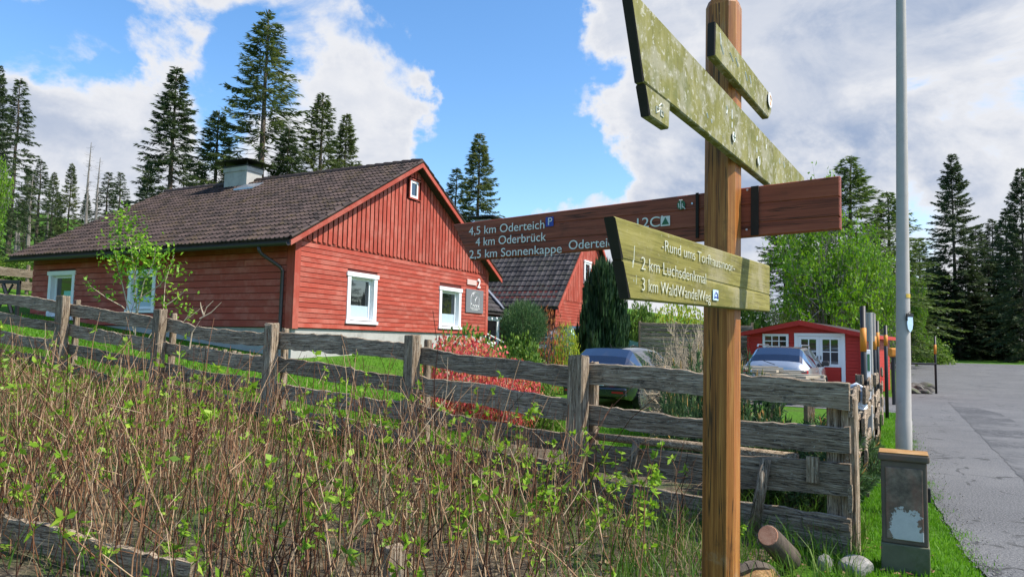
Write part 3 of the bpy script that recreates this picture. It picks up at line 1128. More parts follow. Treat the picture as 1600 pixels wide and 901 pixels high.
px2 = on_gable(744.5, 444)[0]-nx
MB().bbox(0, -.03, 0, px2, 0, .19, .005).build('plate', plain_mat('pink_plate', (.62, .45, .40), .5), hn)
text(hn, '2', .46, (px2+.05, -.035, -.06), None, M_INK, 'numeral', .012)

# ------------------------------------------------------------------ second red house behind
h2 = thing('house', 'steep roofed red house behind the dark thuja with dark tiles', 'house', (2.0, 32.0, .55), HRZ)
W2, L2, E2, A2 = 8.4, 9.5, 3.05, 7.45
k2 = (A2-E2)/(W2/2)


def roof2(x):
    return E2+k2*min(x, W2-x)


MB().box(.03, .03, -1, W2-.03, L2, .35).build('foundation', M_CONC, h2)
w2 = MB().box(0, 0, .35, W2, L2, E2+.08)
w2.prism([(0, E2+.08), (W2, E2+.08), (W2/2, A2-.1)], .03, L2-.03)
wall2 = w2.build('wall', M_REDC, h2)
cl = MB()
for k in range(20):
    plank_mb(-.01, W2+.01, .35+k*.139, .35+(k+1)*.139, -.002, .022, .014, cl)
stuff_part(cl.build('cladding', M_RED, wall2))
x = -.02
while x < W2:
    xa, xb = x, min(x+.17, W2+.02)
    q = lambda t_: roof2(min(max(t_, 0), W2))-.05
    MB().prism([(xa, E2+.02), (xb, E2+.02), (xb, max(E2+.1, q(xb)))]+([(W2/2, q(W2/2))] if xa < W2/2 < xb else [])+[(xa, max(E2+.1, q(xa)))], -.05, -.024).build('board', M_REDV, wall2)
    x += .21
window(h2, (3.45, -.05, 4.15), 0, .75, 1.0, None, False, .03, .1)
rf = MB()
ov = .35
for sgn in (0, 1):
    P = [(-ov, E2-k2*ov), (W2/2, A2), (W2/2, A2-.16), (-ov, E2-k2*ov-.12)]
    if sgn:
        P = [(W2-a, b) for a, b in P]
    rf.prism(P, -.28, L2+.3)
roof_b = rf.build('roof', M_FELT, h2)
sl2 = math.hypot(W2/2+ov, k2*(W2/2+ov))
c_, s_ = (W2/2+ov)/sl2, k2*(W2/2+ov)/sl2
tm = MB()
tiles(tm, (-ov-.03, L2+.3, E2-k2*ov-.02), (0, -1, 0), (c_, 0, s_), (-s_, 0, c_), L2+.58, sl2, .27, .36, rng, 4, .03)
tiles(tm, (W2+ov+.03, -.28, E2-k2*ov-.02), (0, 1, 0), (-c_, 0, s_), (s_, 0, c_), L2+.58, sl2, .27, .36, rng, 4, .03)
stuff_part(tm.build('roof_tiles', M_TILE2, roof_b, recalc=False))
for side in (0, 1):
    P = [(-ov, E2-k2*ov-.03), (W2/2, A2), (W2/2, A2-.24), (-ov, E2-k2*ov-.25)]
    if side:
        P = [(W2-a, b) for a, b in P]
    MB().prism(P, -.33, -.285).build('bargeboard', M_RED, roof_b)
c2 = MB().box(3.7, 5.6, 6.6, 4.5, 6.6, 7.75).build('chimney', M_CONC, h2)
MB().bbox(3.45, 5.3, 7.84, 4.75, 6.95, 7.92, .02).box(3.75, 5.65, 7.7, 3.8, 5.7, 7.85).box(4.4, 6.5, 7.7, 4.45, 6.55, 7.85).build('chimney_cap', M_BLACK, c2)
# wing with its own ridge towards the red house
wy0, wy1, wx = 2.7, 8.3, -3.6
wm = (wy0+wy1)/2
MB().box(wx, wy0, -.9, .0, wy1, 2.55).prism([(wy0, 2.55), (wy1, 2.55), (wm, 4.5)], wx, 1.2, 'x').build('wing', M_REDC, h2)
rw = MB()
for sg in (0, 1):
    P = [(wy0-.3, 2.40), (wm, 4.75), (wm, 4.62), (wy0-.3, 2.28)]
    if sg:
        P = [(2*wm-a, b) for a, b in P]
    rw.prism(P, wx-.25, 1.6, 'x')
wroof = rw.build('roof', M_FELT, h2)
slw = math.hypot(wm-wy0+.3, 2.35)
c_, s_ = (wm-wy0+.3)/slw, 2.35/slw
tm = MB()
tiles(tm, (wx-.25, wy0-.33, 2.39), (1, 0, 0), (0, c_, s_), (0, -s_, c_), 3.85, slw, .27, .36, rng, 4, .03)
stuff_part(tm.build('roof_tiles', M_TILE2, wroof, recalc=False))
# zinc valley between the two roofs
v0 = Vector((-.36, wy0-.28, 2.52))
v1 = Vector((1.05, wm, 4.9))
vm = MB()
sd = Vector((-.16, .03, -.01))
up = Vector((-.05, -.05, .10))
vm.add([v0+up, v0+up+sd, v1+up+sd, v1+up, v0+up*.3, v0+up*.3+sd, v1+up*.3+sd, v1+up*.3], [(0, 1, 2, 3), (4, 7, 6, 5), (0, 4, 5, 1), (3, 2, 6, 7), (0, 3, 7, 4), (1, 5, 6, 2)])
vm.build('valley_flashing', M_ZINC, h2)
window(h2, (-2.9, wy0-.03, .95), 0, 2.3, 1.15, None, True, .03, .1)
# string of bulbs under the wing's eave
sp = [Vector((2.0, 32.0, .55))+HA*a+HB*b+Vector((0, 0, c)) for a, b, c in ((-3.7, 2.25, 2.45), (-2.9, 2.2, 2.22), (-2.0, 2.2, 2.12), (-1.1, 2.2, 2.2), (-.4, 2.2, 2.45))]
st_ = thing('string_lights', 'string of small white bulbs under the dark eave beside the round pine', 'string lights', sp[0])
MB().tube([p-sp[0] for p in sp], .008, 4).build('cable', M_BLACK, st_)
for k in range(9):
    q = k/8*3.999
    i = int(q)
    p = sp[i].lerp(sp[i+1], q-i)-sp[0]
    mb = MB()
    mb.tube([p, p-Vector((0, 0, .04)), p-Vector((0, 0, .10)), p-Vector((0, 0, .14))], [.02, .045, .045, .015], 7)
    mb.build('bulb', M_WHITE, st_, smooth=True)
hr = MB()
a0 = Vector((2.0, 32, .55))
for q in (.55, .95):
    hr.tube([a0+HA*-4.3+HB*1.9+Vector((0, 0, q+.75)), a0+HA*-2.4+HB*1.2+Vector((0, 0, q))], .03, 6)
for t in (0, .5, 1):
    p = (a0+HA*-4.3+HB*1.9).lerp(a0+HA*-2.4+HB*1.2, t)
    hr.tube([p+Vector((0, 0, -.4)), p+Vector((0, 0, 1.7-.75*t))], .03, 6)
tag(hr.build('handrail', M_WHITE), 'white sloping stair handrail between the two red houses', 'handrail')

# ------------------------------------------------------------------ red garden shed
SRZ = math.radians(-38)
SX, SY = Vector((math.cos(SRZ), math.sin(SRZ), 0)), Vector((-math.sin(SRZ), math.cos(SRZ), 0))
sr = Vector((11.75, 23.5, 0))
s0 = sr-SX*3.76
SG = .02
shed = thing('garden_shed', 'small bright red wooden shed with white double door', 'shed', (s0.x, s0.y, SG), SRZ)
SW, SLN, SE, SA = 3.76, 5.2, 2.08, 2.47
sh_holes = [(.56, 1.35, 1.62, 2.02), (1.74, 3.16, .1, 2.0)]
ws = MB().box(.05, .06, 0, SW-.05, SLN, SE-.02)
ws.prism([(.02, SE-.02), (SW-.02, SE-.02), (SW/2, SA-.07)], .05, SLN)
swall = ws.build('wall', M_SHED, shed)
cl = MB()
for xa, xb, za, zb in clad_rows(SW, .02, SE, .115, [(.48, 1.43, 1.54, 2.1), (1.66, 3.24, 0, 2.08)], rng, False):
    plank_mb(xa, xb, za, zb, .055, .03, .012, cl)
for k in range(4):
    za = SE+k*.1
    hw = (SA-.06-za)/(SA-SE)*SW/2
    if hw > .1:
        cl.prism([(SW/2-hw, za+.006), (SW/2+hw, za+.006), (SW/2+max(.05, hw-.45), za+.1), (SW/2-max(.05, hw-.45), za+.1)], .03, .055)
for k in range(18):
    za = .02+k*.115
    cl.box(SW-.05, .02, za+.008, SW-.01, SLN, za+.115)
    cl.box(SW-.02, -.06, za+.01, SW+.05, .06, za+.105)
    cl.box(-.05, -.06, za+.01, .03, .06, za+.105)
stuff_part(cl.build('cladding', M_SHED, swall))
rf = MB()
for sg in (0, 1):
    P = [(-.28, SE-.02), (SW/2, SA+.05), (SW/2, SA-.01), (-.28, SE-.09)]
    if sg:
        P = [(SW-a, b) for a, b in P]
    rf.prism(P, -.3, SLN+.2)
sroof = rf.build('roof', M_FELT, shed)
for sg in (0, 1):
    P = [(-.3, SE+.01), (SW/2, SA+.08), (SW/2, SA-.09), (-.3, SE-.13)]
    if sg:
        P = [(SW-a, b) for a, b in P]
    MB().prism(P, -.335, -.305).build('bargeboard', M_SHED, sroof)
MB().box(SW+.25, -.3, SE-.13, SW+.285, SLN+.2, SE-.005).build('fascia', M_SHED, sroof)


def paned(parent, name, x0, x1, z0, z1, nxp, nzp, y=.0, b=.09):
    fr = MB()
    fr.box(x0, y, z0, x0+b, y+.05, z1).box(x1-b, y, z0, x1, y+.05, z1).box(x0+b, y, z1-b, x1-b, y+.05, z1).box(x0+b, y, z0, x1-b, y+.05, z0+b)
    gx0, gx1, gz0, gz1 = x0+b, x1-b, z0+b, z1-b
    for i in range(1, nxp):
        xc = gx0+(gx1-gx0)*i/nxp
        fr.box(xc-.016, y+.008, gz0, xc+.016, y+.045, gz1)
    for j in range(1, nzp):
        zc = gz0+(gz1-gz0)*j/nzp
        for i in range(nxp):
            xa_ = gx0+(gx1-gx0)*i/nxp+(.016 if i else 0)
            xb_ = gx0+(gx1-gx0)*(i+1)/nxp-(.016 if i < nxp-1 else 0)
            fr.box(xa_, y+.008, zc-.016, xb_, y+.045, zc+.016)
    o = fr.build(name, M_WHITE, parent)
    for i in range(nxp):
        for j in range(nzp):
            MB().box(gx0+(gx1-gx0)*i/nxp+.002, y+.022, gz0+(gz1-gz0)*j/nzp+.002, gx0+(gx1-gx0)*(i+1)/nxp-.002, y+.03, gz0+(gz1-gz0)*(j+1)/nzp-.002).build('pane', M_GLASS, o)
    return o


paned(shed, 'window', .50, 1.41, 1.56, 2.07, 3, 2, -.005, .08)
MB().box(1.62, -.02, .0, 1.74, .04, 2.1).box(3.16, -.02, .0, 3.28, .04, 2.1).box(1.62, -.03, 2.0, 3.28, .04, 2.105).build('door_frame', M_WHITE, shed)
for xa, xb in ((1.745, 2.447), (2.453, 3.155)):
    d = paned(shed, 'door', xa, xb, .95, 1.99, 2, 2, -.002, .1)
    MB().box(xa+.02, .005, .04, xb-.02, .045, .945).build('door_panel', M_SHED, d)
    hx = 2.40 if xa < 2 else 2.50
    MB().box(hx-.012, -.03, 1.2, hx+.012, -.004, 1.32).build('handle', M_BLACK, d)

# ------------------------------------------------------------------ cars
CAR_ST = [  # x, sill z, belt z, window-top z, roof z, half width low, half width belt, half width roof
    (.00, .38, .78, .86, .90, .70, .74, .60), (.07, .30, .86, .95, 1.00, .80, .83, .66), (.30, .26, .93, 1.04, 1.10, .88, .89, .68),
    (.46, .26, .94, 1.20, 1.27, .89, .90, .66), (.80, .24, .95, 1.38, 1.45, .90, .91, .62), (.92, .24, .95, 1.39, 1.46, .90, .91, .62),
    (1.75, .22, .95, 1.42, 1.49, .90, .91, .63), (1.83, .22, .95, 1.42, 1.49, .90, .91, .63), (2.62, .22, .94, 1.37, 1.44, .90, .91, .62), (2.72, .22, .94, 1.35, 1.42, .90, .91, .62),
    (3.45, .22, .93, .98, 1.02, .90, .90, .70), (3.60, .24, .90, .95, .985, .90, .89, .70), (4.30, .26, .80, .84, .88, .87, .84, .66), (4.58, .28, .68, .72, .75, .80, .76, .58), (4.70, .36, .56, .60, .62, .66, .64, .50)]


def car(name, label, loc, rz, paint, hscale=1.0, rails=True, cover=False):
    t = thing(name, label, 'car', loc, rz)
    st = [(x, a*1.0, b*hscale, c*hscale, d*hscale, wl_, wb, wr) for x, a, b, c, d, wl_, wb, wr in CAR_ST]
    ring = []
    for x, zs, zb, zw, zr, wl_, wb, wr in st:
        half = [(0, zs), (wl_*.9, zs), (wl_, zs+.12), (wb+.015, (zs+zb)*.52), (wb, zb), (wr+.035, zw), (wr-.04, zr-.012), (wr*.5, zr+.012), (0, zr+.018)]
        full = [(x, y, z) for y, z in half]+[(x, -y, z) for y, z in reversed(half[1:-1])]
        ring.append(full)
    n = len(ring[0])
    body = MB()
    gl = {}
    V = [p for r in ring for p in r]
    bf = []
    for i in range(len(ring)-1):
        for k in range(n):
            fc = (i*n+k, i*n+(k+1) % n, (i+1)*n+(k+1) % n, (i+1)*n+k)
            kk = k if k < 8 else 15-k
            is_side = kk == 4 and i in (4-0, 5, 7, 9) and 0 or (kk == 4 and i in (3, 5, 7))
            is_rear = i in (2, 3) and kk in (5, 6, 7)
            is_front = i == 9 and kk in (5, 6, 7)
            if is_side:
                gl.setdefault(('side_window', i, k > 8), []).append(fc)
            elif is_rear:
                gl.setdefault(('rear_window',), []).append(fc)
            elif is_front:
                gl.setdefault(('windscreen',), []).append(fc)
            else:
                bf.append(fc)
    bf += [tuple(range(n-1, -1, -1)), tuple((len(ring)-1)*n+k for k in range(n))]
    body.add(V, bf)
    b = body.build('body', paint, t, smooth=True, recalc=True)
    mod = b.modifiers.new('edges', 'EDGE_SPLIT')
    mod.split_angle = math.radians(38)
    for gn, fl_ in gl.items():
        us_ = sorted({i for f_ in fl_ for i in f_})
        mp = {q: i for i, q in enumerate(us_)}
        gm = MB().add([V[q] for q in us_], [tuple(mp[i] for i in f_) for f_ in fl_])
        gm.build(gn[0], M_CGLASS, t, smooth=False)
    hw = .91
    for x in (.88, 3.62):
        for sy in (-1, 1):
            r = .335
            ty = MB()
            ty.tube([(x, sy*(hw-.20), r), (x, sy*(hw-.19), r), (x, sy*(hw-.03), r), (x, sy*(hw+.0), r)], [r*.9, r, r, r*.90], 24)
            wh = ty.build('wheel', M_TYRE, t, smooth=False)
            rm = MB()
            yb = sy*(hw+.003)
            for k in range(10):
                a = 2*PI*k/10
                ca, sa = math.cos(a), math.sin(a)
                wv = .028
                rm.add([(x+ca*.05-sa*wv, yb+sy*.008, r+sa*.05+ca*wv), (x+ca*.05+sa*wv, yb+sy*.008, r+sa*.05-ca*wv), (x+ca*.235+sa*.018, yb, r+sa*.235-ca*.018), (x+ca*.235-sa*.018, yb, r+sa*.235+ca*.018)], [(0, 1, 2, 3)])
            ro = [(x+math.cos(2*PI*k/24)*.25, yb, r+math.sin(2*PI*k/24)*.25) for k in range(24)]
            ri = [(x+math.cos(2*PI*k/24)*.22, yb+sy*.004, r+math.sin(2*PI*k/24)*.22) for k in range(24)]
            rm.add(ro+ri, [(k, (k+1) % 24, 24+(k+1) % 24, 24+k) for k in range(24)])
            rm.disc((x, yb+sy*.010, r), (0, sy, 0), .06, 12)
            rm.build('rim', M_RIM, wh)
            aw = MB()
            pts = [(x+math.cos(a)*.385, sy*(hw+.004), r+math.sin(a)*.385) for a in np.linspace(-.25, PI+.25, 16)]
            aw.tube(pts, .03, 5)
            aw.build('wheel_arch', M_PLASTIC, t)
    bp = MB()
    bp.bbox(-.07, -.80, .34, .05, .80, .56, .04)
    bp.build('bumper', paint if not rails else M_PLASTIC, t)
    for sy in (-1, 1):
        MB().bbox(-.02, sy*.81-.08, .72*hscale, .20, sy*.81+.085, .90*hscale, .03).build('tail_light', M_LAMPR, t)
        MB().box(-.078, sy*.60-.14, .43, -.065, sy*.60+.14, .475).build('reflector', M_LAMPR, t)
        m_ = MB().bbox(3.02, sy*.98-.11, .96*hscale, 3.2, sy*.98+.11, 1.10*hscale, .04)
        m_.box(3.08, sy*.90-.04, .95*hscale, 3.14, sy*.90+.04, .99*hscale)
        m_.build('mirror', M_PLASTIC, t)
        MB().bbox(4.46, sy*.62-.16, .58*hscale, 4.66, sy*.62+.14, .70*hscale, .03).build('headlight', M_WHITE, t)
        for xh in (1.62, 2.5):
            MB().bbox(xh, sy*.925-.012, .82*hscale, xh+.2, sy*.925+.012, .86*hscale, .008).build('door_handle', paint, t)
        if rails:
            zr_ = 1.49*hscale
            MB().tube([(.75, sy*.60, zr_-.02), (.85, sy*.60, zr_+.05), (2.35, sy*.60, zr_+.05), (2.5, sy*.60, zr_-.03)], .022, 6).build('roof_rail', M_RIM, t)
        MB().box(1.2, sy*.915-.012, .30, 3.2, sy*.915+.012, .40).build('side_sill', M_PLASTIC, t)
    MB().box(-.082, -.26, .60, -.03, .26, .71).build('number_plate', M_WHITE, t)
    MB().tube([(-.0, -.03, 1.02*hscale), (.10, .32, 1.12*hscale)], .01, 4).build('wiper', M_BLACK, t)
    MB().tube([(1.05, 0, 1.48*hscale), (.92, 0, 1.60*hscale)], [.014, .005], 5).build('aerial', M_BLACK, t)
    return t


def car_at(px_right, Y, head_deg, **kw):
    """rear right corner seen in column px_right at distance Y"""
    a = math.radians(head_deg)
    hd = Vector((math.sin(a), math.cos(a), 0))
    rt = Vector((math.cos(a), -math.sin(a), 0))
    c = at(px_right, 540, Y)
    p = Vector((c.x, c.y, 0))-rt*.9
    mid = p+hd*2.2
    return (p.x, p.y, g(mid.x, mid.y)), math.atan2(hd.y, hd.x)


loc, rz = car_at(986, 16.2, 30)
car('parked_car', 'dark estate car parked behind the fence under bare twigs', loc, rz, M_CARD, 1.0, False)
loc, rz = car_at(1262, 19.4, 31)
car('parked_car', 'silver car with roof rails in front of the red shed', loc, rz, M_CARS, 1.09, True)
c_ = at(864, 545, 27.0)
car('parked_car', 'teal car half hidden between the round pine and the thuja', (c_.x-.3, c_.y+.9, g(c_.x, c_.y)+.05), math.radians(24), M_CART, 1.0, False)
# ------------------------------------------------------------------ fences
rng = np.random.default_rng(21)


def rail_mesh(L, h, t, dz, seed, sag=0.0, rag=.016):
    r = np.random.default_rng(seed)
    n = 30
    rag *= .72
    ends = (r.uniform(.9, 1.1), r.uniform(.9, 1.1))
    spl = r.random(n+1) < .12
    ph = r.uniform(0, 6, 6)
    mb = MB()
    vs = []
    for i in range(n+1):
        q = i/n
        x = L*q
        wob = sag*math.sin(PI*q)
        top = h/2+rag*(math.sin(q*5+ph[0])+.6*math.sin(q*13+ph[1]))+r.normal()*rag*.42-(.022*r.random() if spl[i] else 0)
        bot = -h/2+rag*(math.sin(q*4+ph[2])+.6*math.sin(q*11+ph[3]))+r.normal()*rag*.38+(.018*r.random() if spl[i-1] else 0)
        yb = .008*math.sin(q*7+ph[4])
        z = dz*q+wob
        rows = [(x, yb-t/2, z+bot), (x, yb-t/2-.004, z+(top+bot)/2), (x, yb-t/2, z+top-.008), (x, yb, z+top), (x, yb+t/2, z+top-.006), (x, yb+t/2, z+bot)]
        vs += rows
    fs = []
    for i in range(n):
        for k in range(6):
            fs.append((i*6+k, i*6+(k+1) % 6, (i+1)*6+(k+1) % 6, (i+1)*6+k))
    fs += [tuple(range(5, -1, -1)), tuple(n*6+k for k in range(6))]
    mb.add(vs, fs)
    return mb


def add_rail(parent, p0, p1, h, t=.036, seed=0, sag=0., rag=.016, name='rail', mat_=None):
    """p0, p1 centre points in the parent's frame"""
    p0, p1 = Vector(p0), Vector(p1)
    d = p1-p0
    L = math.hypot(d.x, d.y)
    return rail_mesh(L, h, t, d.z, seed, sag, rag).build(name, mat_ or M_RAIL, parent, p0, math.atan2(d.y, d.x))


def post_mb(w, d, h, r, lean=0.):
    """squared post with worn, slightly slanted top"""
    mb = MB()
    c = .014
    ring = [(-w/2+c, -d/2), (w/2-c, -d/2), (w/2, -d/2+c), (w/2, d/2-c), (w/2-c, d/2), (-w/2+c, d/2), (-w/2, d/2-c), (-w/2, -d/2+c)]
    zs = [-.3, h*.15, h*.42, h*.7, h-.02, h]
    vs = []
    for j, z in enumerate(zs):
        k = 1-.02*j+(r.normal()*.008)
        if j == len(zs)-1:
            k *= .93
        for a, b_ in ring:
            vs.append((a*k+lean*z, b_*k, z+(r.normal()*.008 if j >= 4 else 0)))
    fs = []
    for j in range(len(zs)-1):
        for k in range(8):
            fs.append((j*8+k, j*8+(k+1) % 8, (j+1)*8+(k+1) % 8, (j+1)*8+k))
    fs.append(tuple((len(zs)-1)*8+k for k in range(8)))
    return mb.add(vs, fs)


# front fence, from the road corner to the left: (column, top row, distance)
FP = [(903, 556, 7.15, .20), (645, 523, 8.6, .185), (424, 505, 9.9, .185), (250, 483, 11.0, .19), (100, 462, 12.0, .22), (-62, 440, 13.2, .2)]
pts = []
for px, py, Y, w in FP:
    p = at(px, py, Y)
    z0 = g(p.x, p.y)
    pts.append((p.x, p.y, z0, p.z-z0, w))
corner = at(1322, 600, 5.55)
corner = (corner.x, corner.y, g(corner.x, corner.y))
org = Vector((pts[0][0], pts[0][1], pts[0][2]))
fence = thing('garden_fence', 'weathered grey garden fence with posts and wavy boards behind the dry canes', 'fence', org)
for i, (x, y, z, h, w) in enumerate(pts):
    d = Vector((pts[max(0, i-1)][0]-x, pts[max(0, i-1)][1]-y, 0)) if i else Vector((corner[0]-x, corner[1]-y, 0))
    a = math.atan2(d.y, d.x)
    post_mb(w, .15, h, rng, rng.uniform(-.012, .012)).build('post', M_POST, fence, Vector((x, y, z))-org, a)
    nb = Vector((-math.sin(a), math.cos(a), 0))
    post_mb(.09, .09, h-.06, rng, .0).build('back_post', M_POST, fence, Vector((x, y, z))-org+nb*.20+Vector((math.cos(a), math.sin(a), 0))*.07, a)
    # rails from this post to the next on its left
rel = [(1.24, .22), (.88, .21), (.55, .21), (.20, .22)]
for i in range(len(pts)-1):
    x0, y0, z0, h0, w0 = pts[i+1]
    x1, y1, z1, h1, w1 = pts[i]
    d = Vector((x1-x0, y1-y0, 0)).normalized()
    nb = Vector((-d.y, d.x, 0))
    off = nb*.105
    for k, (zz, hh) in enumerate(rel):
        k0, k1 = h0/1.47, h1/1.47
        e0, e1 = rng.normal()*.015, rng.normal()*.015
        add_rail(fence, Vector((x0, y0, z0+zz*k0+e0))-org+off-d*.05, Vector((x1, y1, z1+zz*k1+e1))-org+off+d*.05, hh*rng.uniform(.88, 1.1), .034, 100+i*7+k, rng.uniform(-.05, .03), .017)
# the last bay towards the road: boards run past the corner post
x0, y0, z0, h0, w0 = pts[0]
dv = Vector((corner[0]-x0, corner[1]-y0, 0))
d = dv.normalized()
nb = Vector((-d.y, d.x, 0))
for k, (zl, zr, hh) in enumerate(((1.245, 1.24, .215), (.84, .90, .205), (.43, .58, .27), (.06, .15, .30))):
    add_rail(fence, Vector((x0, y0, z0+zl))-org+nb*.105-d*.02, Vector((corner[0], corner[1], corner[2]+zr))-org+d*.03-nb*.03, hh, .036, 300+k, rng.uniform(-.03, .02), .015)
ca = math.atan2(d.y, d.x)
post_mb(.12, .10, 1.22, rng).build('post', M_POST, fence, Vector(corner)-org+nb*.09, ca)
fl0, fl1 = Vector((x0, y0, 0))+nb*.105, Vector((corner[0], corner[1], 0))-nb*.03


def on_fence(px, py, out=.0):
    """the point seen at a pixel on the face of the last bay's boards, moved towards the viewer by out"""
    dd = (fl1-fl0).normalized()
    fn = Vector((dd.y, -dd.x, 0))
    if fn.dot(fl0) > 0:
        fn = -fn
    o = fl0+fn*(out+.025)
    rr_ = ray(px, py)
    t = (o-Vector((0, 0, EYE))).dot(fn)/rr_.dot(fn)
    return Vector((0, 0, EYE))+rr_*t


MB().box(-.045, -.02, -.10, .045, .02, .10).build('cleat', M_POST, fence, on_fence(1270, 733, .015)-org, ca)
MB().box(-.17, -.018, -.028, .17, .018, .028).build('cleat', M_RAIL, fence, on_fence(1291, 817, .012)-org, ca)
a_, b_ = on_fence(918, 680, -.075), on_fence(1246, 716, -.075)
tag(MB().tube([a_, a_.lerp(b_, .5)+Vector((0, 0, .01)), b_], [.036, .042, .046], 12).build('loose_pole', M_RAIL, None, smooth=True), 'round grey pole wedged lengthwise between the fence boards', 'pole')
tag(MB().tube([on_fence(1178, 826, .10), on_fence(1197, 716, .05)], [.046, .043], 12).build('leaning_stake', M_POST, None, smooth=True), 'round stake leaning against the lower fence board right of the signpost', 'stake')
tag(MB().tube([on_fence(985, 745, .08), on_fence(994, 690, .045)], [.035, .033], 10).build('leaning_stake', M_POST, None, smooth=True), 'short stake propped on the fence left of the signpost', 'stake')

# fence along the road verge
rf_org = uv(6.6, -.36)
rfence = thing('roadside_fence', 'sunlit pale fence of overlapping boards running along the road verge', 'fence', rf_org)
RU = [6.25, 8.4, 10.6, 12.6, 14.6, 16.6, 18.6]
for i, u_ in enumerate(RU):
    p = uv(u_, -.47)
    post_mb(.11, .11, 1.22+rng.uniform(-.06, .1), rng, rng.uniform(-.03, .03)).build('post', M_POST, rfence, p-rf_org, PI/2-TH)
    for hu in (u_+.75, u_+1.4):
        if i < len(RU)-1:
            p = uv(hu, -.41)
            hgt = rng.uniform(.95, 1.2)
            MB().box(-.03, -.02, .05, .03, .02, hgt).build('batten', M_POST, rfence, p-rf_org, PI/2-TH+rng.uniform(-.1, .1))
for i in range(len(RU)-1):
    for k, (zz, hh) in enumerate(((1.12, .17), (.80, .18), (.47, .19), (.16, .2))):
        j0, j1 = rng.normal()*.02, rng.normal()*.02
        a_, b_ = uv(RU[i]-.10-rng.uniform(0, .12), -.355+.03*(i % 2)+rng.normal()*.012), uv(RU[i+1]+.10+rng.uniform(0, .1), -.385+.03*(i % 2)+rng.normal()*.012)
        add_rail(rfence, a_-rf_org+Vector((0, 0, zz+j0)), b_-rf_org+Vector((0, 0, zz+j1)), hh, .03, 500+i*9+k, rng.uniform(-.05, .02), .02)

# remains of an old fence in the foreground
a_, b_ = at(8, 826, 4.75), at(300, 896, 4.25)
old = thing('broken_fence', 'fallen mossy fence board lying among the dry canes', 'fence', a_)
add_rail(old, (0, 0, 0), b_-a_, .17, .04, 900, -.01, .02)
c0 = at(330, 893, 4.25)
p = at(618, 855, 4.3)
op = post_mb(.13, .12, .55, rng)
tag(op.build('fence_stump', M_POST, None, (p.x, p.y, p.z-.55), .4), 'short weathered post stump among the canes at the lower edge', 'post')

# grey board fence beside the shed
b0, b1 = gpt(1000, 28), gpt(1176, 27)
bf = thing('board_fence', 'tall grey board fence behind the bare twig shrub', 'fence', b0)
dl = b1-b0
for k in range(13):
    add_rail(bf, (0, 0, .1+k*.185), (dl.x, dl.y, .1+k*.185+dl.z), .17, .025, 700+k, 0, .004, 'plank')
for q in (0, .33, .66, 1):
    post_mb(.1, .1, 2.45, rng).build('post', M_POST, bf, Vector((dl.x*q, dl.y*q+.08, 0)))
# fence at the far left behind the house
b0, b1 = gpt(-70, 27), gpt(75, 28.5)
lf = thing('paddock_fence', 'pale wide board fence beyond the left corner of the red house', 'fence', b0)
dl = b1-b0
for k, zz in enumerate((.35, .9, 1.4)):
    add_rail(lf, (0, 0, zz-.55), (dl.x, dl.y, zz-.55+dl.z), .34, .03, 760+k, 0, .01, 'plank')
for q in (0, .35, .7, 1):
    post_mb(.12, .1, 1.2, rng).build('post', M_POST, lf, Vector((dl.x*q, dl.y*q+.08, dl.z*q)))
# low palisade at the house corner
b0, b1 = gpt(300, 15.6), gpt(412, 15.2)
pf = thing('palisade_edging', 'low grey palisade edging before the red house corner', 'edging', b0)
dl = b1-b0
for k in range(16):
    q = k/15
    MB().tube([(0, 0, -.2), (0, 0, .36+rng.normal()*.015)], .055, 8).build('pale', M_POST, pf, Vector((dl.x*q, dl.y*q, dl.z*q)))
# black frame at the left edge
c0 = gpt(9, 19.5)
bk = thing('black_trellis_frame', 'black framed stand before the pale fence at the left edge', 'stand', (c0.x, c0.y, c0.z))
zt = at(9, 438, 19.5).z-c0.z
zb = at(9, 478, 19.5).z-c0.z
MB().bbox(-.55, -.04, zb-.35, -.47, .04, zt, .01).bbox(.20, -.04, zb-.35, .28, .04, zt, .01).bbox(-.55, -.045, zt-.09, .28, .045, zt+.01, .01).build('frame', M_BLACK, bk)
MB().tube([(-.4, 0, zb-.3), (.05, .03, zt-.1)], .03, 6).tube([(-.2, 0, zt-.1), (.1, 0, zb-.2)], .05, 6).build('brace', M_BLACK, bk)

# ------------------------------------------------------------------ signpost
PC = Vector((.845, 2.80, 0))
RA = Vector((.82, -.572, 0)).normalized()        # along the red board
GA = Vector((.575, .818, 0)).normalized()        # along the mossy boards
pz = g(PC.x, PC.y)
sign = thing('signpost', 'brown timber hiking signpost with five direction boards', 'signpost', (PC.x, PC.y, pz))
PR = math.atan2(RA.y, RA.x)
ptop = at(1133, 2, 2.8).z-pz
w, c = .124, .022
mb = MB()
ring = [(-w/2+c, -w/2), (w/2-c, -w/2), (w/2, -w/2+c), (w/2, w/2-c), (w/2-c, w/2), (-w/2+c, w/2), (-w/2, w/2-c), (-w/2, -w/2+c)]
zs = [(-.4, 1), (.5, 1), (1.2, 1), (1.8, 1), (ptop-.035, 1), (ptop-.008, .86), (ptop, .62)]
lean = .0075
vs = []
for z, k in zs:
    vs += [(a*k, b*k, z) for a, b in ring]
fs = []
for j in range(len(zs)-1):
    for k in range(8):
        fs.append((j*8+k, j*8+(k+1) % 8, (j+1)*8+(k+1) % 8, (j+1)*8+k))
fs.append(tuple((len(zs)-1)*8+k for k in range(8)))
lx, ly = math.cos(-PR)*lean, math.sin(-PR)*lean
vs = [(x+lx*(z-1.6), y+ly*(z-1.6), z) for x, y, z in vs]
post = mb.add(vs, fs).build('post', M_SPOST, sign, (0, 0, 0), PR)


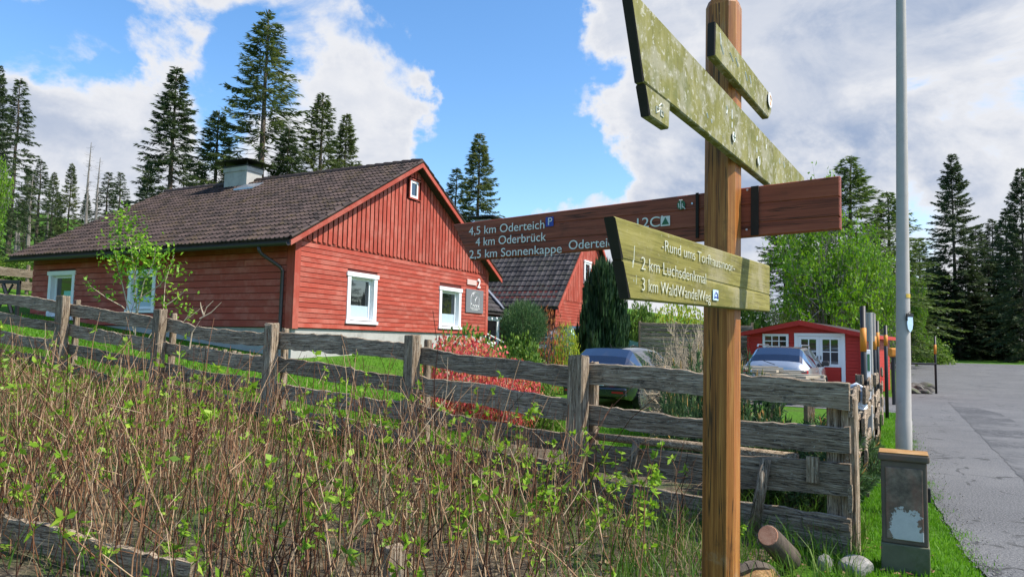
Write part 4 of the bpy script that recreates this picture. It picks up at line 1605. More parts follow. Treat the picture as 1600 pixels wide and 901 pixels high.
class Board:
    """one direction board: axis A, front face at distance off from the post centre towards the viewer (negative local y)"""

    def __init__(s, A, off, thick, corners, mats, name, cuts=(), label=None, end_mat=True):
        s.A, s.rz = A, math.atan2(A.y, A.x)
        s.Y = Vector((-A.y, A.x, 0))
        s.off, s.th = off, thick
        pl = [s.hit(*c) for c in corners]
        s.z0 = min(p[1] for p in pl)
        lo, hi = min(p[1] for p in pl), max(p[1] for p in pl)
        mb = MB()
        s.prism(mb, pl, .0025)
        s.o = mb.build(name, mats, sign, (0, 0, 0), s.rz, recalc=True)
        s.mark(s.o)
        if label:
            s.o['label'] = label
        if cuts:
            q = [lo-1]+[lo+(hi-lo)*c for c in cuts]+[hi+1]
            for a, b in zip(q[:-1], q[1:]):
                pp = clip_band(pl, a+.0012, b-.0012)
                mb = MB()
                s.prism(mb, pp, -.002)
                po = mb.build('plank', mats, s.o, recalc=True)
                s.mark(po)

    def prism(s, mb, poly, inset):
        y0, y1 = -s.off, -s.off+s.th
        cx = sum(p[0] for p in poly)/len(poly)
        cz = sum(p[1] for p in poly)/len(poly)
        if inset > 0:
            poly = [(cx+(a-cx)*(1-inset*2), cz+(b-cz)*(1-inset*4)) for a, b in poly]
        bv = .004
        def sc(k):
            return [(a-math.copysign(min(abs(a-cx), k), a-cx), b-math.copysign(min(abs(b-cz), k), b-cz)) for a, b in poly]
        n = len(poly)
        V = [(a, y0+max(0, inset), b) for a, b in sc(bv)]+[(a, y0+bv+max(0, inset), b) for a, b in poly]+[(a, y1-bv, b) for a, b in poly]+[(a, y1, b) for a, b in sc(bv)]
        fs = [tuple(range(n)), tuple(range(4*n-1, 3*n-1, -1))]
        for r in range(3):
            fs += [(r*n+i, (r+1)*n+i, (r+1)*n+(i+1) % n, r*n+(i+1) % n) for i in range(n)]
        mb.add(V, fs)

    def mark(s, o):
        if len(o.data.materials) > 1:
            for p in o.data.polygons:
                if p.normal.x < -.6:
                    p.material_index = 1

    def hit(s, px, py, out=0.):
        n = -s.Y
        o = PC+n*(s.off+out)
        d = ray(px, py)
        t = (o-Vector((0, 0, EYE))).dot(n)/d.dot(n)
        p = Vector((0, 0, EYE))+d*t
        return (p-PC).dot(s.A), p.z-pz

    def text(s, body, a, b, cap, mat_=None, name='lettering', bold=0.):
        (x0, z0), (x1, z1) = s.hit(*a), s.hit(*b)
        o = text(s.o, body, cap/.72, (x0, -s.off-.0035, z0), x1-x0, mat_, name, bold)
        return o

    def quad(s, name, corners, mat_, out=.0035, th=.002, parent=None):
        pl = [s.hit(*c) for c in corners]
        mb = MB().prism(pl, -s.off-out-th, -s.off-out)
        return mb.build(name, mat_, s.o)

    def ellipse(s, name, c, rx, ry, mat_, out=.0035, n=24):
        cx, cz = s.hit(*c)
        pl = [(cx+rx*math.cos(2*PI*k/n), cz+ry*math.sin(2*PI*k/n)) for k in range(n)]
        return MB().prism(pl, -s.off-out-.002, -s.off-out).build(name, mat_, s.o)

    def stroke(s, name, lines, rad, mat_, out=.004):
        mb = MB()
        for ln in lines:
            mb.tube([(x, -s.off-out, z) for x, z in (s.hit(*p) for p in ln)], rad, 5)
        return mb.build(name, mat_, s.o)


def clip_band(poly, lo, hi):
    def half(P, f):
        out = []
        for i in range(len(P)):
            a, b = P[i], P[(i+1) % len(P)]
            fa, fb = f(a), f(b)
            if fa >= 0:
                out.append(a)
            if fa*fb < 0:
                t = fa/(fa-fb)
                out.append((a[0]+(b[0]-a[0])*t, a[1]+(b[1]-a[1])*t))
        return out
    return half(half(poly, lambda p: p[1]-lo), lambda p: hi-p[1])


H = w/2
red = Board(RA, -H+.012, .034, [(735, 406.5), (1313, 357.5), (1312, 274.5), (708, 350.5)], [M_SRED], 'sign_board', (.33, .66), 'red brown board pointing left with white lettering')
red.text('4,5 km Oderteich', (733, 367.5), (851, 356.0), .044)
red.text('4 km Oderbrück', (743.5, 384.5), (853.5, 375.0), .044)
red.text('2,5 km Sonnenkappe', (733.5, 404.0), (877.5, 391.5), .044)
red.text('Oderteich', (888.5, 389.8), (967, 382.5), .044)
red.text("12C'", (991, 357), (1031, 353.5), .046)
red.quad('parking_symbol', [(853.5, 354.5), (865.5, 353.2), (865.5, 338.5), (853.5, 339.8)], M_BLUE)
x0, z0 = red.hit(856.5, 352.0)
text(red.o, 'P', .052, (x0, -red.off-.0065, z0), None, M_INK, 'parking_letter')
red.quad('trail_symbol', [(1033, 354), (1047.5, 352.5), (1047.5, 337.3), (1033, 338.8)], M_INK)
red.quad('trail_triangle', [(1034.8, 351.5), (1046.2, 350.3), (1040.5, 339.6)], M_GREENP, .0062, .001)
red.ellipse('round_emblem', (1065, 320.5), .0185, .0205, M_GREENP)
red.stroke('emblem_figure', [[(1064.5, 314), (1064.5, 327)], [(1061, 318), (1062, 325)], [(1067, 318), (1067, 325)], [(1068, 323), (1071.5, 327)], [(1062, 313.5), (1067, 313)]], .0022, M_INK, .0062)
red.quad('dark_strap', [(1088, 372), (1092.5, 371.6), (1092.5, 301.5), (1088, 302)], M_SEND, .0045, .004)
red.quad('dark_strap', [(1174, 368.5), (1186, 367.5), (1186, 290.5), (1174, 292)], M_SEND, .0045, .004)
for q in ((1168, 297), (1167, 359), (1082, 318)):
    red.ellipse('screw', q, .0045, .0045, M_ZINC)

green = Board(GA, H+.034, .034, [(984.5, 467), (1203, 487), (1203, 415), (960.5, 337.5)], [M_SGRN, M_SEND], 'sign_board', (.44,), 'yellow green mossy board pointing left with worn lettering')
green.text('-Rund ums Torfhausmoor-', (1032, 391), (1146, 417.5), .036, M_INKW, 'lettering', -.0007)
green.text('2 km Luchsdenkmal', (999.5, 420.5), (1101, 437), .038, M_INKW, 'lettering', -.0007)
green.text('3 km WaldWandelWeg', (1000, 453.5), (1108, 469.5), .038, M_INKW, 'lettering', -.0007)
green.quad('trail_symbol', [(1112, 468.5), (1120, 469.6), (1120, 453.5), (1112, 452.2)], M_STICK)
green.stroke('trail_figure', [[(1113.5, 466), (1114.5, 459), (1116, 456), (1117.8, 459), (1118.8, 467)], [(1114.5, 464), (1118, 464.5)]], .0022, M_BLUE, .0065)
green.stroke('worn_marks', [[(991.5, 384), (990.5, 405), (988.5, 418)], [(990, 436), (990.5, 440)], [(994.5, 430), (994, 444)]], .0032, M_INKW, -.002)

top = Board(GA, H+.036, .034, [(1006.3, 127), (1258, 333), (1258, 277), (985, -22)], [M_SLICH, M_SEND], 'sign_board', (), 'long lichen covered board at the top of the post')
top.ellipse('round_badge', (1145, 214.5), .017, .020, M_INK)
top.stroke('badge_mark', [[(1145, 208), (1144.4, 221)], [(1143.6, 213), (1146.5, 216)]], .002, M_GREENP, .006)
top.ellipse('round_badge', (1184, 252), .017, .020, M_INK)
top.stroke('badge_mark', [[(1184, 246), (1183.5, 258)]], .002, M_GREENP, .006)
top.stroke('worn_marks', [[(1136, 165), (1137, 172), (1136, 178)], [(1144.5, 172), (1144.5, 186)], [(1144.6, 191), (1144.4, 200)], [(1183.5, 213), (1183.2, 220)], [(1183, 230), (1183, 238)], [(1198, 226), (1197.6, 233)], [(1218.5, 247), (1219, 256)], [(1225, 252), (1226, 262)], [(1105, 176), (1107, 184)], [(1112, 186), (1113, 192)]], .0042, M_FLAKE, -.0030)
tab = Board(GA, H+.036, .034, [(1017, 181), (1047, 201.5), (1048.5, 160.5), (1009.3, 129.8)], [M_SLICH, M_SEND], 'hanging_plate', (), 'small lichen plate under the long top board')
tab.stroke('cycle_symbol', [[(1026, 166), (1030, 170), (1034, 168), (1030, 174), (1026, 176), (1026, 166)], [(1033, 172), (1037, 176), (1037, 183), (1033, 180), (1033, 172)], [(1030, 166), (1034, 162), (1036, 166)]], .0024, M_FLAKE, -.0012)
small = Board(GA, H+.036, .034, [(1118, 86), (1122, 92), (1202.5, 185.5), (1206, 178), (1207, 158), (1204, 146), (1119, 32.5)], [M_SLICH, M_SEND], 'sign_board', (), 'short lichen board near the post top with white disc')
small.ellipse('round_badge', (1201.6, 157), .030, .034, M_INK)
small.stroke('badge_mark', [[(1201.5, 150), (1202.5, 157), (1201.5, 165)]], .003, M_ORANGE, .006)
small.stroke('worn_marks', [[(1126, 52), (1127, 70), (1131, 85)], [(1141, 82), (1146, 96)], [(1150, 90), (1154, 104)], [(1165, 112), (1168, 126)], [(1172, 118), (1174, 131)]], .004, M_FLAKE, -.0028)
for zc, hh in ((ptop-.315, .05), (ptop-.665, .05)):
    MB().bbox(-.04, -H-.026, zc-hh/2, .03, -H+.004, zc+hh/2, .003).build('bracket', M_SEND, sign, (0, 0, 0), math.atan2(GA.y, GA.x))

# ------------------------------------------------------------------ street furniture on the verge
cb = at(1415, 880, 5.25)
cab = thing('utility_cabinet', 'old rust stained utility cabinet with ochre lid on the verge', 'utility cabinet', (cb.x, cb.y, g(cb.x, cb.y)), -TH)
ch = at(1411, 706, 5.25).z-g(cb.x, cb.y)
MB().bbox(-.155, -.12, -.1, .155, .12, .20, .008).build('base', M_CABB, cab)
MB().bbox(-.148, -.105, .20, .148, .105, ch-.055, .012).build('housing', M_CAB, cab)
MB().bbox(-.118, -.114, .235, .118, -.103, ch-.10, .005).build('door', M_CABD, cab)
MB().bbox(-.165, -.125, ch-.055, .165, .125, ch, .014).build('lid', M_CAB, cab)
MB().box(-.158, -.118, ch+.001, .158, .118, ch+.005).build('lid_top', M_RUST, cab)
MB().bbox(.148, -.05, ch*.60, .168, -.01, ch*.60+.10, .004).build('latch', M_BLACK, cab)

lp = at(1412, 690, 7.0)
lpz = g(lp.x, lp.y)
lamp = thing('lamp_post', 'tall round grey lamp post behind the utility cabinet', 'lamp post', (lp.x, lp.y, lpz))
ltop = at(1407.5, 0, 7.0).z-lpz
sx = (at(1407.5, 0, 7.0).x-at(1412, 690, 7.0).x)/(ltop-(at(1412, 690, 7).z-lpz))
pp = [(sx*(z-.6), 0, z) for z in (-.2, .9, .92, 1.5, 3, ltop, 6.8)]
MB().tube(pp, [.074, .074, .069, .067, .056, .046, .042], 20).build('pole', M_POLE, lamp, smooth=True)
MB().tube([(sx*6.2, 0, 6.8), (sx*6.2+.1, -.05, 7.0), (sx*6.2+.9, -.4, 7.1)], .03, 8).build('arm', M_POLE, lamp, smooth=True)
MB().bbox(.75, -.55, 7.04, 1.35, -.3, 7.16, .03).build('lamp_head', M_POLE, lamp)
vy = Vector((-lp.x, -lp.y, 0)).normalized()


def on_pole(px, py, r=.071):
    q = at(px, py, 7.0)-Vector((lp.x, lp.y, lpz))
    return q


q = on_pole(1415.5, 463)
pl = Vector((1, -.45, 0)).normalized()
n_ = 8
for nm, z0, z1, a0, a1, mt in (('yellow_sticker', q.z-.018, q.z+.022, -95, -35, M_YEL),):
    mb = MB()
    zc = (z0+z1)/2
    cx_ = sx*(zc-.6)
    rr = .066
    V = []
    for k in range(n_+1):
        a = math.radians(a0+(a1-a0)*k/n_)
        V += [(cx_+rr*math.cos(a), rr*math.sin(a), z0), (cx_+rr*math.cos(a), rr*math.sin(a), z1)]
    mb.add(V, [(2*k, 2*k+2, 2*k+3, 2*k+1) for k in range(n_)])
    mb.build(nm, mt, lamp)
q = on_pole(1416, 506)
bx = sx*(q.z-.6)
bd = MB()
P = [(-.035, .085), (.035, .085), (.038, .0), (.03, -.05), (.0, -.085), (-.03, -.05), (-.038, .0)]
bd.prism([(a, b) for a, b in P], -.006, 0)
bo = bd.build('badge', M_STICK, lamp, (bx+.026, -.072, q.z), math.radians(20))
MB().box(-.042, -.009, .07, .042, .003, .10).box(-.046, -.009, .03, -.034, .003, .085).tube([(-.02, -.004, .10), (0, -.004, .12), (.02, -.004, .10)], .004, 5).build('badge_clip', M_BLACK, bo)


def snow_pole(px, ytop, Y, bands, r, label, name='snow_pole', base_mat=None, top_mat=None):
    b = gpt(px, Y)
    t = thing(name, label, 'marker pole', b, 0, 'striped snow poles by the fence')
    h = at(px, ytop, Y).z-b.z
    MB().tube([(0, 0, -.1), (0, 0, h)], r, 10).build('pole', base_mat or M_BLACK, t, smooth=True)
    for (ya, yb) in bands:
        za, zb = at(px, ya, Y).z-b.z, at(px, yb, Y).z-b.z
        MB().tube([(0, 0, zb), (0, 0, za)], r+.004, 10).build('orange_band', M_ORANGE, t, smooth=True)
    return t


snow_pole(1349, 478, 9.6, [(512, 549)], .037, 'thick black marker pole with orange band, nearest by the corner')
snow_pole(1366, 490, 12.5, [(525, 546)], .034, 'black marker pole with orange band just right of the grey sign back')
snow_pole(1371, 501, 13.6, [(519, 541)], .034, 'slimmer black marker pole with orange band, third along the fence')
snow_pole(1384, 508, 16.5, [(523, 540)], .04, 'far black marker pole with orange band before the lamp post')
snow_pole(1461, 525, 26.0, [(538, 553)], .04, 'lone marker pole with orange band standing at the road edge')
b = gpt(1395, 20.5)
t = thing('reflector_lamp', 'squat post with orange head behind the lamp post', 'marker', b)
MB().tube([(0, 0, -.1), (0, 0, 1.4)], .05, 8).build('post', M_BLACK, t)
MB().bbox(-.12, -.1, 1.4, .12, .1, 1.66, .05).build('head', M_ORANGE, t)
b = gpt(1360.5, 11.2)
t = thing('road_sign', 'grey back of a narrow road sign among the marker poles', 'road sign', b, -.45)
hh = at(1360, 488, 11.2).z-b.z
MB().tube([(0, 0, -.1), (0, 0, hh)], .03, 8).build('post', M_POLE, t)
MB().bbox(-.06, .03, hh-.46, .06, .04, hh, .004).build('plate', M_POLE, t)
b = gpt(1355.5, 9.9)
t = thing('white_delineator', 'slim white post with small green mark before the black pole', 'marker post', b)
hh = at(1354, 546, 9.9).z-b.z
MB().bbox(-.032, -.02, -.1, .032, .02, hh, .008).build('post', M_WHITE, t)
MB().box(-.018, -.0245, hh-.30, .018, -.021, hh-.06).build('mark', M_GREENP, t)
b = gpt(1350, 9.3)
tag(MB().bbox(-.09, -.09, -.1, .09, .09, at(1350, 632, 9.3).z-b.z, .012).build('stone_post', M_CONC, None, b, -TH), 'squat grey concrete post at the foot of the black marker pole', 'post')
# barrier bar by the far verge
e0, e1 = at(1392, 567, 26.2), at(1463, 568.5, 25.9)
t = thing('barrier_bar', 'dark horizontal barrier bar reaching to the lone marker pole', 'barrier', e0)
MB().tube([(0, 0, 0), e1-e0], .04, 8).build('bar', M_BLACK, t)
MB().tube([(.05, 0, .05), (.05, 0, g(e0.x, e0.y)-e0.z-.1)], .045, 8).build('post', M_BLACK, t)

# pile of sawn planks behind the corner of the fence
pb = uv(10.3, -1.30)
pile = thing('plank_pile', 'pile of loose sawn planks behind the fence corner', 'plank pile', pb)
pr = random.Random(8)
ztop = at(1260, 578, pb.y).z-pb.z
for a_, b_ in ((-.5, -.6), (.5, -.6), (-.5, .6), (.5, .6)):
    MB().bbox(a_-.06, b_-.06, -.1, a_+.06, b_+.06, ztop-.25, .01).build('trestle_leg', M_POST, pile)
MB().box(-.6, -.66, ztop-.25, .6, -.54, ztop-.19).build('trestle', M_RAIL, pile)
MB().box(-.6, .54, ztop-.25, .6, .66, ztop-.19).build('trestle', M_RAIL, pile)
for k in range(34):
    L = pr.uniform(.3, .7)
    w_ = pr.uniform(.09, .16)
    a = pr.uniform(-.3, .3)+(-.45 if k % 5 else .5)
    lay = k//9
    yy = -.85+1.6*(k % 9)/8+pr.uniform(-.05, .05)
    MB().box(-L/2, -w_/2, 0, L/2, w_/2, .03).build('plank', M_PLANK, pile, (pr.uniform(-.38, .30), yy, ztop-.30+.035*lay+.13*(yy+.85)+pr.uniform(0, .03)), a)
sv = MB()
for k in range(7):
    q = k/6
    sv.tube([(-.09+.01*k, 0, .22-.04*k), (0, .02, .27-.042*k), (.07, .05, .22-.04*k), (.09, .08, .14-.02*k)], .022, 6)
p = gpt(1337, 7.9)
zz = at(1336, 604, 7.9).z
tag(sv.build('plastic_sheet', M_SHEET, None, (p.x, p.y, zz-.24), -.5, smooth=True), 'crumpled white plastic sheet beside the plank pile', 'sheet')
tag(MB().bbox(-.09, -.09, -.2, .09, .09, zz-.27-g(p.x, p.y), .02).build('wooden_block', M_PLANK, None, (p.x, p.y, g(p.x, p.y)), -.4), 'wooden block under the white plastic sheet', 'block')


# rocks and logs at the foot of the signpost
def rock(name, label, px, py, Y, rx, ry, rz_, seed, mat_=None, group=None):
    bm = bmesh.new()
    bmesh.ops.create_icosphere(bm, subdivisions=3, radius=1)
    r = np.random.default_rng(seed)
    dirs = r.normal(size=(9, 3))
    dirs /= np.linalg.norm(dirs, axis=1, keepdims=True)
    hs_ = r.uniform(.55, .85, 9)
    for v in bm.verts:
        co = np.array(v.co)
        for d_, h_ in zip(dirs, hs_):
            e = co@d_-h_
            if e > 0:
                co = co-d_*e*.92
        co *= 1+.02*r.normal()
        v.co = Vector((co[0]*rx, co[1]*ry, co[2]*rz_))
    me = bpy.data.meshes.new(name)
    bm.to_mesh(me)
    bm.free()
    c = at(px, py, Y)
    o = link(name, me, mat_ or M_ROCK, None, (c.x, c.y, g(c.x, c.y)+rz_*.25), r.uniform(0, 3))
    tag(o, label, 'rock', group)
    return o


rock('rock', 'flat pale boulder at the lower edge left of the signpost', 1035, 893, 4.4, .30, .26, .13, 1)
rock('rock', 'pale stone between signpost foot and split log', 1170, 896, 4.5, .16, .14, .08, 2)
rock('rock', 'grey stone under the roadside fence corner', 1338, 886, 5.15, .14, .12, .10, 3)
rock('rock', 'small grey stone in the grass left of the fence corner', 1290, 882, 5.2, .06, .07, .10, 4)
for k, (px, py, Y, s) in enumerate(((1428, 585, 27.5, .5), (1436, 596, 26.6, .45), (1446, 590, 27.8, .55), (1424, 602, 26.0, .4), (1444, 603, 26.0, .35), (1452, 599, 26.8, .35), (1420, 590, 27.5, .4))):
    rock('rock', 'dark stone in the small rockery behind the lamp post', px, py, Y, s*.8, s*.7, s*.5, 20+k, M_DROCK, 'rockery stones')

# split log with torn end
lg = at(1200, 855, 4.95)
lz = g(lg.x, lg.y)
log = thing('log', 'sawn log with reddish cut face leaning by the fence', 'log', (lg.x, lg.y, lz))
r = np.random.default_rng(3)
p0, p1 = at(1200, 836, 4.85)-Vector((lg.x, lg.y, lz)), at(1232, 872, 5.15)-Vector((lg.x, lg.y, lz))
mb = MB()
dl = (p1-p0)
mb.tube([p0+dl*q for q in (0, .3, .7, 1.0)], [.075, .08, .085, .09], 14)
mb.build('bark', M_BARK, log, smooth=True)
M_CUT = grain_mat('fresh_cut_wood', [(.3, (.20, .08, .045)), (.5, (.42, .20, .12)), (.7, (.58, .36, .24))], (3, 3, 3), 6, .85, .4, .006, 0)
MB().tube([p0-dl*.012, p0+dl*.005], [.066, .07], 14).build('cut_face', M_CUT, log)
st = at(1185, 885, 4.6)
sz = g(st.x, st.y)
stump = thing('split_trunk', 'rotten split trunk with orange brown core beside the signpost', 'trunk', (st.x, st.y, sz))
mb = MB()
mb.tube([(-.18, -.10, .02), (-.05, 0, .07), (.06, .08, .06), (.16, .2, .0)], [.10, .13, .12, .08], 12)
mb.build('core', grain_mat('rotten_core', [(.3, (.10, .05, .02)), (.5, (.30, .17, .07)), (.7, (.46, .31, .16))], (2, 9, 9), 4, .95, .9, .02, 0, [((.05, .035, .02), 9, .55, .7, .8)]), stump, smooth=False)
mb = MB()
sh_ = [(-.20+.42*q, -.06+.34*q-.10*math.sin(q*3), .16+.07*math.sin(q*PI)-.13*q*q) for q in np.linspace(0, 1, 9)]
for a, b in zip(sh_[:-1], sh_[1:]):
    a, b = Vector(a), Vector(b)
    mb.tube([a, b], [.035, .035], 6)
mb.build('bark', M_BARK, stump)
# ------------------------------------------------------------------ vegetation
rng = np.random.default_rng(77)


def spruce_proto(seed, H=18., R=2.6, zmin=.10, dens=1.0, sparse=0., mat_=None, droop=.35, step=.42):
    """returns (trunk mesh, crown mesh): whorls of drooping branches carrying short needle sprays"""
    r = np.random.default_rng(seed)
    tb = MB()
    n = 9
    wob = r.normal(size=(n, 2))*.04
    tb.tube([(wob[i, 0]*i/n, wob[i, 1]*i/n, -.5+(H+.5)*i/(n-1)) for i in range(n)], [max(.018, .21*(1-i/(n-1))**.85+.012) for i in range(n)], 8)
    tme = tb.mesh('trunk', True)
    P, D, L, W = [], [], [], []
    paths, rad = [], []
    z = zmin*H
    while z < H-.15:
        f = (H-z)/(H*(1-zmin))
        nb = r.integers(4, 8) if f > .06 else 3
        a0 = r.uniform(0, 2*PI)
        for k in range(nb):
            if r.random() < sparse*(.4+.6*f):
                continue
            az = a0+2*PI*k/nb+r.normal()*.25
            bl = R*min(1, (f*1.05)**.8)*r.uniform(.62, 1.12)+.12
            if f > .85:
                bl *= r.uniform(.5, 1)
            el = math.radians(32-62*f+r.normal()*6)
            hd = np.array([math.cos(az), math.sin(az), 0])
            q = np.linspace(0, 1, 5)
            dr = droop*f*bl
            pts = hd[None, :]*(bl*np.cos(el)*q)[:, None]
            zz = z+bl*np.sin(el)*q-dr*(q**1.4)*.8+dr*.55*q**4
            pts = np.concatenate([pts[:, :2], zz[:, None]], 1)
            paths.append(pts)
            rad.append(.028*(.35+.65*f)*(1-q*.8))
            ns = int((9+bl*18)*dens)
            qs = r.uniform(.10 if f < .5 else .22, 1.0, ns)**.75
            base = np.stack([np.interp(qs, q, pts[:, i]) for i in range(3)], 1)
            side = np.cross(hd, [0, 0, 1])
            sgn = r.choice([-1, 1], ns)[:, None]
            mixk = r.uniform(.1, 1.0, ns)[:, None]
            d = hd[None, :]*(1.1-mixk*.6)+side[None, :]*sgn*mixk+np.array([0, 0, -1])*r.uniform(-.25, .75, ns)[:, None]*(.4+f)
            d += r.normal(size=(ns, 3))*.15
            P.append(base+r.normal(size=(ns, 3))*.03)
            D.append(d)
            ll = (.16+.42*(1-qs)*min(1, bl/1.6)+.12)*r.uniform(.65, 1.25, ns)
            L.append(ll)
            W.append(r.uniform(.04, .105, ns))
        z += step*r.uniform(.7, 1.25)*(1.1-.55*(1-f))
    P.append(np.array([[0, 0, H-.5]]*14)+r.normal(size=(14, 3))*.03)
    D.append(np.stack([r.normal(size=14)*.35, r.normal(size=14)*.35, np.ones(14)], 1))
    L.append(r.uniform(.3, .6, 14))
    W.append(r.uniform(.05, .09, 14))
    P, D, L, W = np.concatenate(P), np.concatenate(D), np.concatenate(L), np.concatenate(W)
    V, F_ = leaves(P, D, L, W, r, .1)
    TV, TF = tubes_np(np.array(paths), np.array(rad), 3)
    VV_ = np.concatenate([V, TV])
    FF = np.concatenate([F_, TF+len(V)])
    mi = np.concatenate([np.zeros(len(F_)), np.ones(len(TF))])
    cme = np_mesh('crown', VV_, FF, mi)
    cme.materials.append(mat_ or M_SPRUCE)
    cme.materials.append(M_BARK)
    tme.materials.append(M_BARK)
    return tme, cme, H


def tree_from(proto, name, label, cat, px, ytop, Y, wide=1.0, group=None, rz=None, sink=.0):
    tme, cme, H = proto
    b = gpt(px, Y)
    zt = at(px, ytop, Y).z
    s = (zt-b.z+sink)/H
    t = thing(name, label, cat, (b.x, b.y, b.z-sink), rng.uniform(0, 6.28) if rz is None else rz, group)
    t.scale = (s*wide, s*wide, s)
    for nm, me in (('trunk', tme), ('crown', cme)):
        o = bpy.data.objects.new(nm, me)
        COL.objects.link(o)
        o.parent = t
    return t


SP = [spruce_proto(1, 19, 3.9, .08, 1.0, .24, M_SPRUCE, .30, .40), spruce_proto(2, 18, 3.3, .05, 1.45, .08, M_SPRUCED, .45, .38), spruce_proto(3, 16, 2.9, .08, 1.25, .15, M_SPRUCE, .40, .38),
      spruce_proto(4, 20, 4.6, .04, 1.6, .06, M_SPRUCED, .25, .36), spruce_proto(5, 15, 2.5, .25, 1.2, .35, M_SPRUCED, .35, .36)]
SP += [spruce_proto(7, 18, 3.4, .06, 1.3, .15, M_SPRUCED, .5, .40), spruce_proto(8, 17, 3.0, .07, 1.3, .12, M_SPRUCE, .38, .34)]
LARCHP = spruce_proto(6, 16, 4.2, .12, 1.0, .15, M_LARCH, -.05, .30)
# dead standing spruce: bare trunk with short twigs
r = np.random.default_rng(9)
tb = MB()
tb.tube([(0, 0, -.5), (.05, 0, 5), (.0, .05, 10), (0, 0, 15)], [.17, .13, .08, .02], 7)
for k in range(110):
    z = r.uniform(4, 14.6)
    a = r.uniform(0, 6.28)
    l_ = r.uniform(.3, 1.2)*(1.1-z/15*.7)
    tb.tube([(0, 0, z), (math.cos(a)*l_*.6, math.sin(a)*l_*.6, z-.02), (math.cos(a)*l_, math.sin(a)*l_, z+.10)], [.018, .012, .005], 3, cap=False)
dead_me = tb.mesh('trunk')
dead_me.materials.append(M_BARKG)
tree_from(SP[0], 'spruce_tree', 'tallest loose spruce rising behind the chimney of the red house', 'spruce', 394, 16, 42, 1.38)
tree_from(SP[1], 'spruce_tree', 'dense dark spruce standing left of the tallest spruce', 'spruce', 251, 104, 40, 1.3)
tree_from(SP[2], 'spruce_tree', 'shorter spruce half hidden between the dense and the tallest spruce', 'spruce', 322, 172, 44, 1.5)
tree_from(SP[2], 'spruce_tree', 'slim spruce right of the tallest spruce behind the roof ridge', 'spruce', 488, 144, 44, 1.25)
tree_from(SP[6], 'spruce_tree', 'small pointed spruce above the ridge, right of the slim one', 'spruce', 528, 177, 46, 1.1)
tree_from(SP[5], 'spruce_tree', 'low spruce crown just right of the chimney cap', 'spruce', 436, 200, 41, 1.5)
tree_from(SP[6], 'spruce_tree', 'spruce between the red gable and the long red sign board', 'spruce', 741, 208, 48, 1.25)
tree_from(SP[4], 'spruce_tree', 'smaller spruce peeping out beside the gable roof edge', 'spruce', 706, 262, 51, 1.3)
LW = ['dark spruce cut by the left picture edge', 'tall spruce at the left edge with its top inside the picture', 'ragged spruce with a broken looking top beside the tall pale trunk', 'spruce between the pale trunk and the pointed one', 'pointed full spruce in the middle of the thin left wood', 'ragged open spruce right of the thin dead poles',
      'ragged spruce nearest the roof end of the red house', 'spruce behind the tall pale dead trunk', 'low spruce at the foot of the tallest dead pole', 'low spruce left of the dense dark spruce above the roof', 'low far spruce in the gap of the left wood', 'low far spruce just above the roof end']
for k, (px, yt, Y, sp, wd) in enumerate(((-36, 100, 34, 3, .8), (1, 122, 38, 4, 1.0), (44, 250, 45, 4, 1.3), (66, 268, 50, 2, 1.0), (93, 254, 46, 2, .9), (152, 268, 48, 4, 1.3), (172, 268, 52, 4, 1.2), (25, 262, 56, 2, 1.0), (120, 300, 54, 1, 1.0), (215, 250, 55, 1, 1.0), (75, 300, 60, 1, 1.1), (185, 310, 58, 2, 1.1))):
    tree_from(SP[sp], 'spruce_tree', LW[k], 'spruce', px, yt, Y, wd, 'spruces left of the house')
for px, yt, Y, lb in ((121, 222, 44, 'tallest bare dead pole in the left wood'), (137, 246, 46, 'thin dead pole right beside the tallest one'), (32, 272, 40, 'pale dead trunk left of the broken topped spruce'), (12, 330, 42, 'short dead trunk nearest the left edge'), (17, 345, 40, 'short dead trunk close right of the one at the left edge'), (60, 330, 47, 'low dead trunk between the pale trunk and the pointed spruce')):
    b = gpt(px, Y)
    t = thing('dead_spruce', lb, 'dead tree', b, rng.uniform(0, 6), 'dead trunks left of the house')
    s = (at(px, yt, Y).z-b.z)/15
    t.scale = (max(.8, s), max(.8, s), s)
    o = bpy.data.objects.new('trunk', dead_me)
    COL.objects.link(o)
    o.parent = t
tree_from(SP[3], 'spruce_tree', 'tall broad dark spruce beyond the road right of the lamp post', 'spruce', 1495, 240, 62, 1.0, None, 1.0)
tree_from(SP[3], 'spruce_tree', 'dark spruce cut by the right picture edge', 'spruce', 1604, 262, 56, 1.0, None, 2.6)
for px, yt, Y, sp, wd in ((1440, 372, 66, 3, 1.5), (1462, 400, 70, 1, 1.7), (1530, 352, 68, 3, 1.4), (1556, 342, 70, 1, 1.3), (1578, 330, 66, 3, 1.3), (1515, 395, 61, 1, 1.9), (1475, 420, 62, 3, 2.0), (1420, 425, 64, 1, 1.9), (1548, 400, 62, 3, 2.0), (1588, 395, 61, 1, 2.0), (1635, 340, 64, 3, 1.5), (1400, 430, 68, 3, 1.8),
                          (1450, 455, 63, 1, 2.4), (1500, 450, 60.5, 1, 2.4), (1530, 455, 61, 1, 2.5), (1570, 450, 60.5, 1, 2.5), (1605, 440, 60.5, 1, 2.4), (1660, 380, 60.5, 3, 1.6), (1430, 470, 66, 1, 2.6)):
    if (sp+int(px)) % 3 == 0:
        sp = 5
    tree_from(SP[sp], 'spruce_tree', 'dark spruce in the closed forest edge across the road', 'spruce', px, yt, Y, wd, 'forest edge across the road')


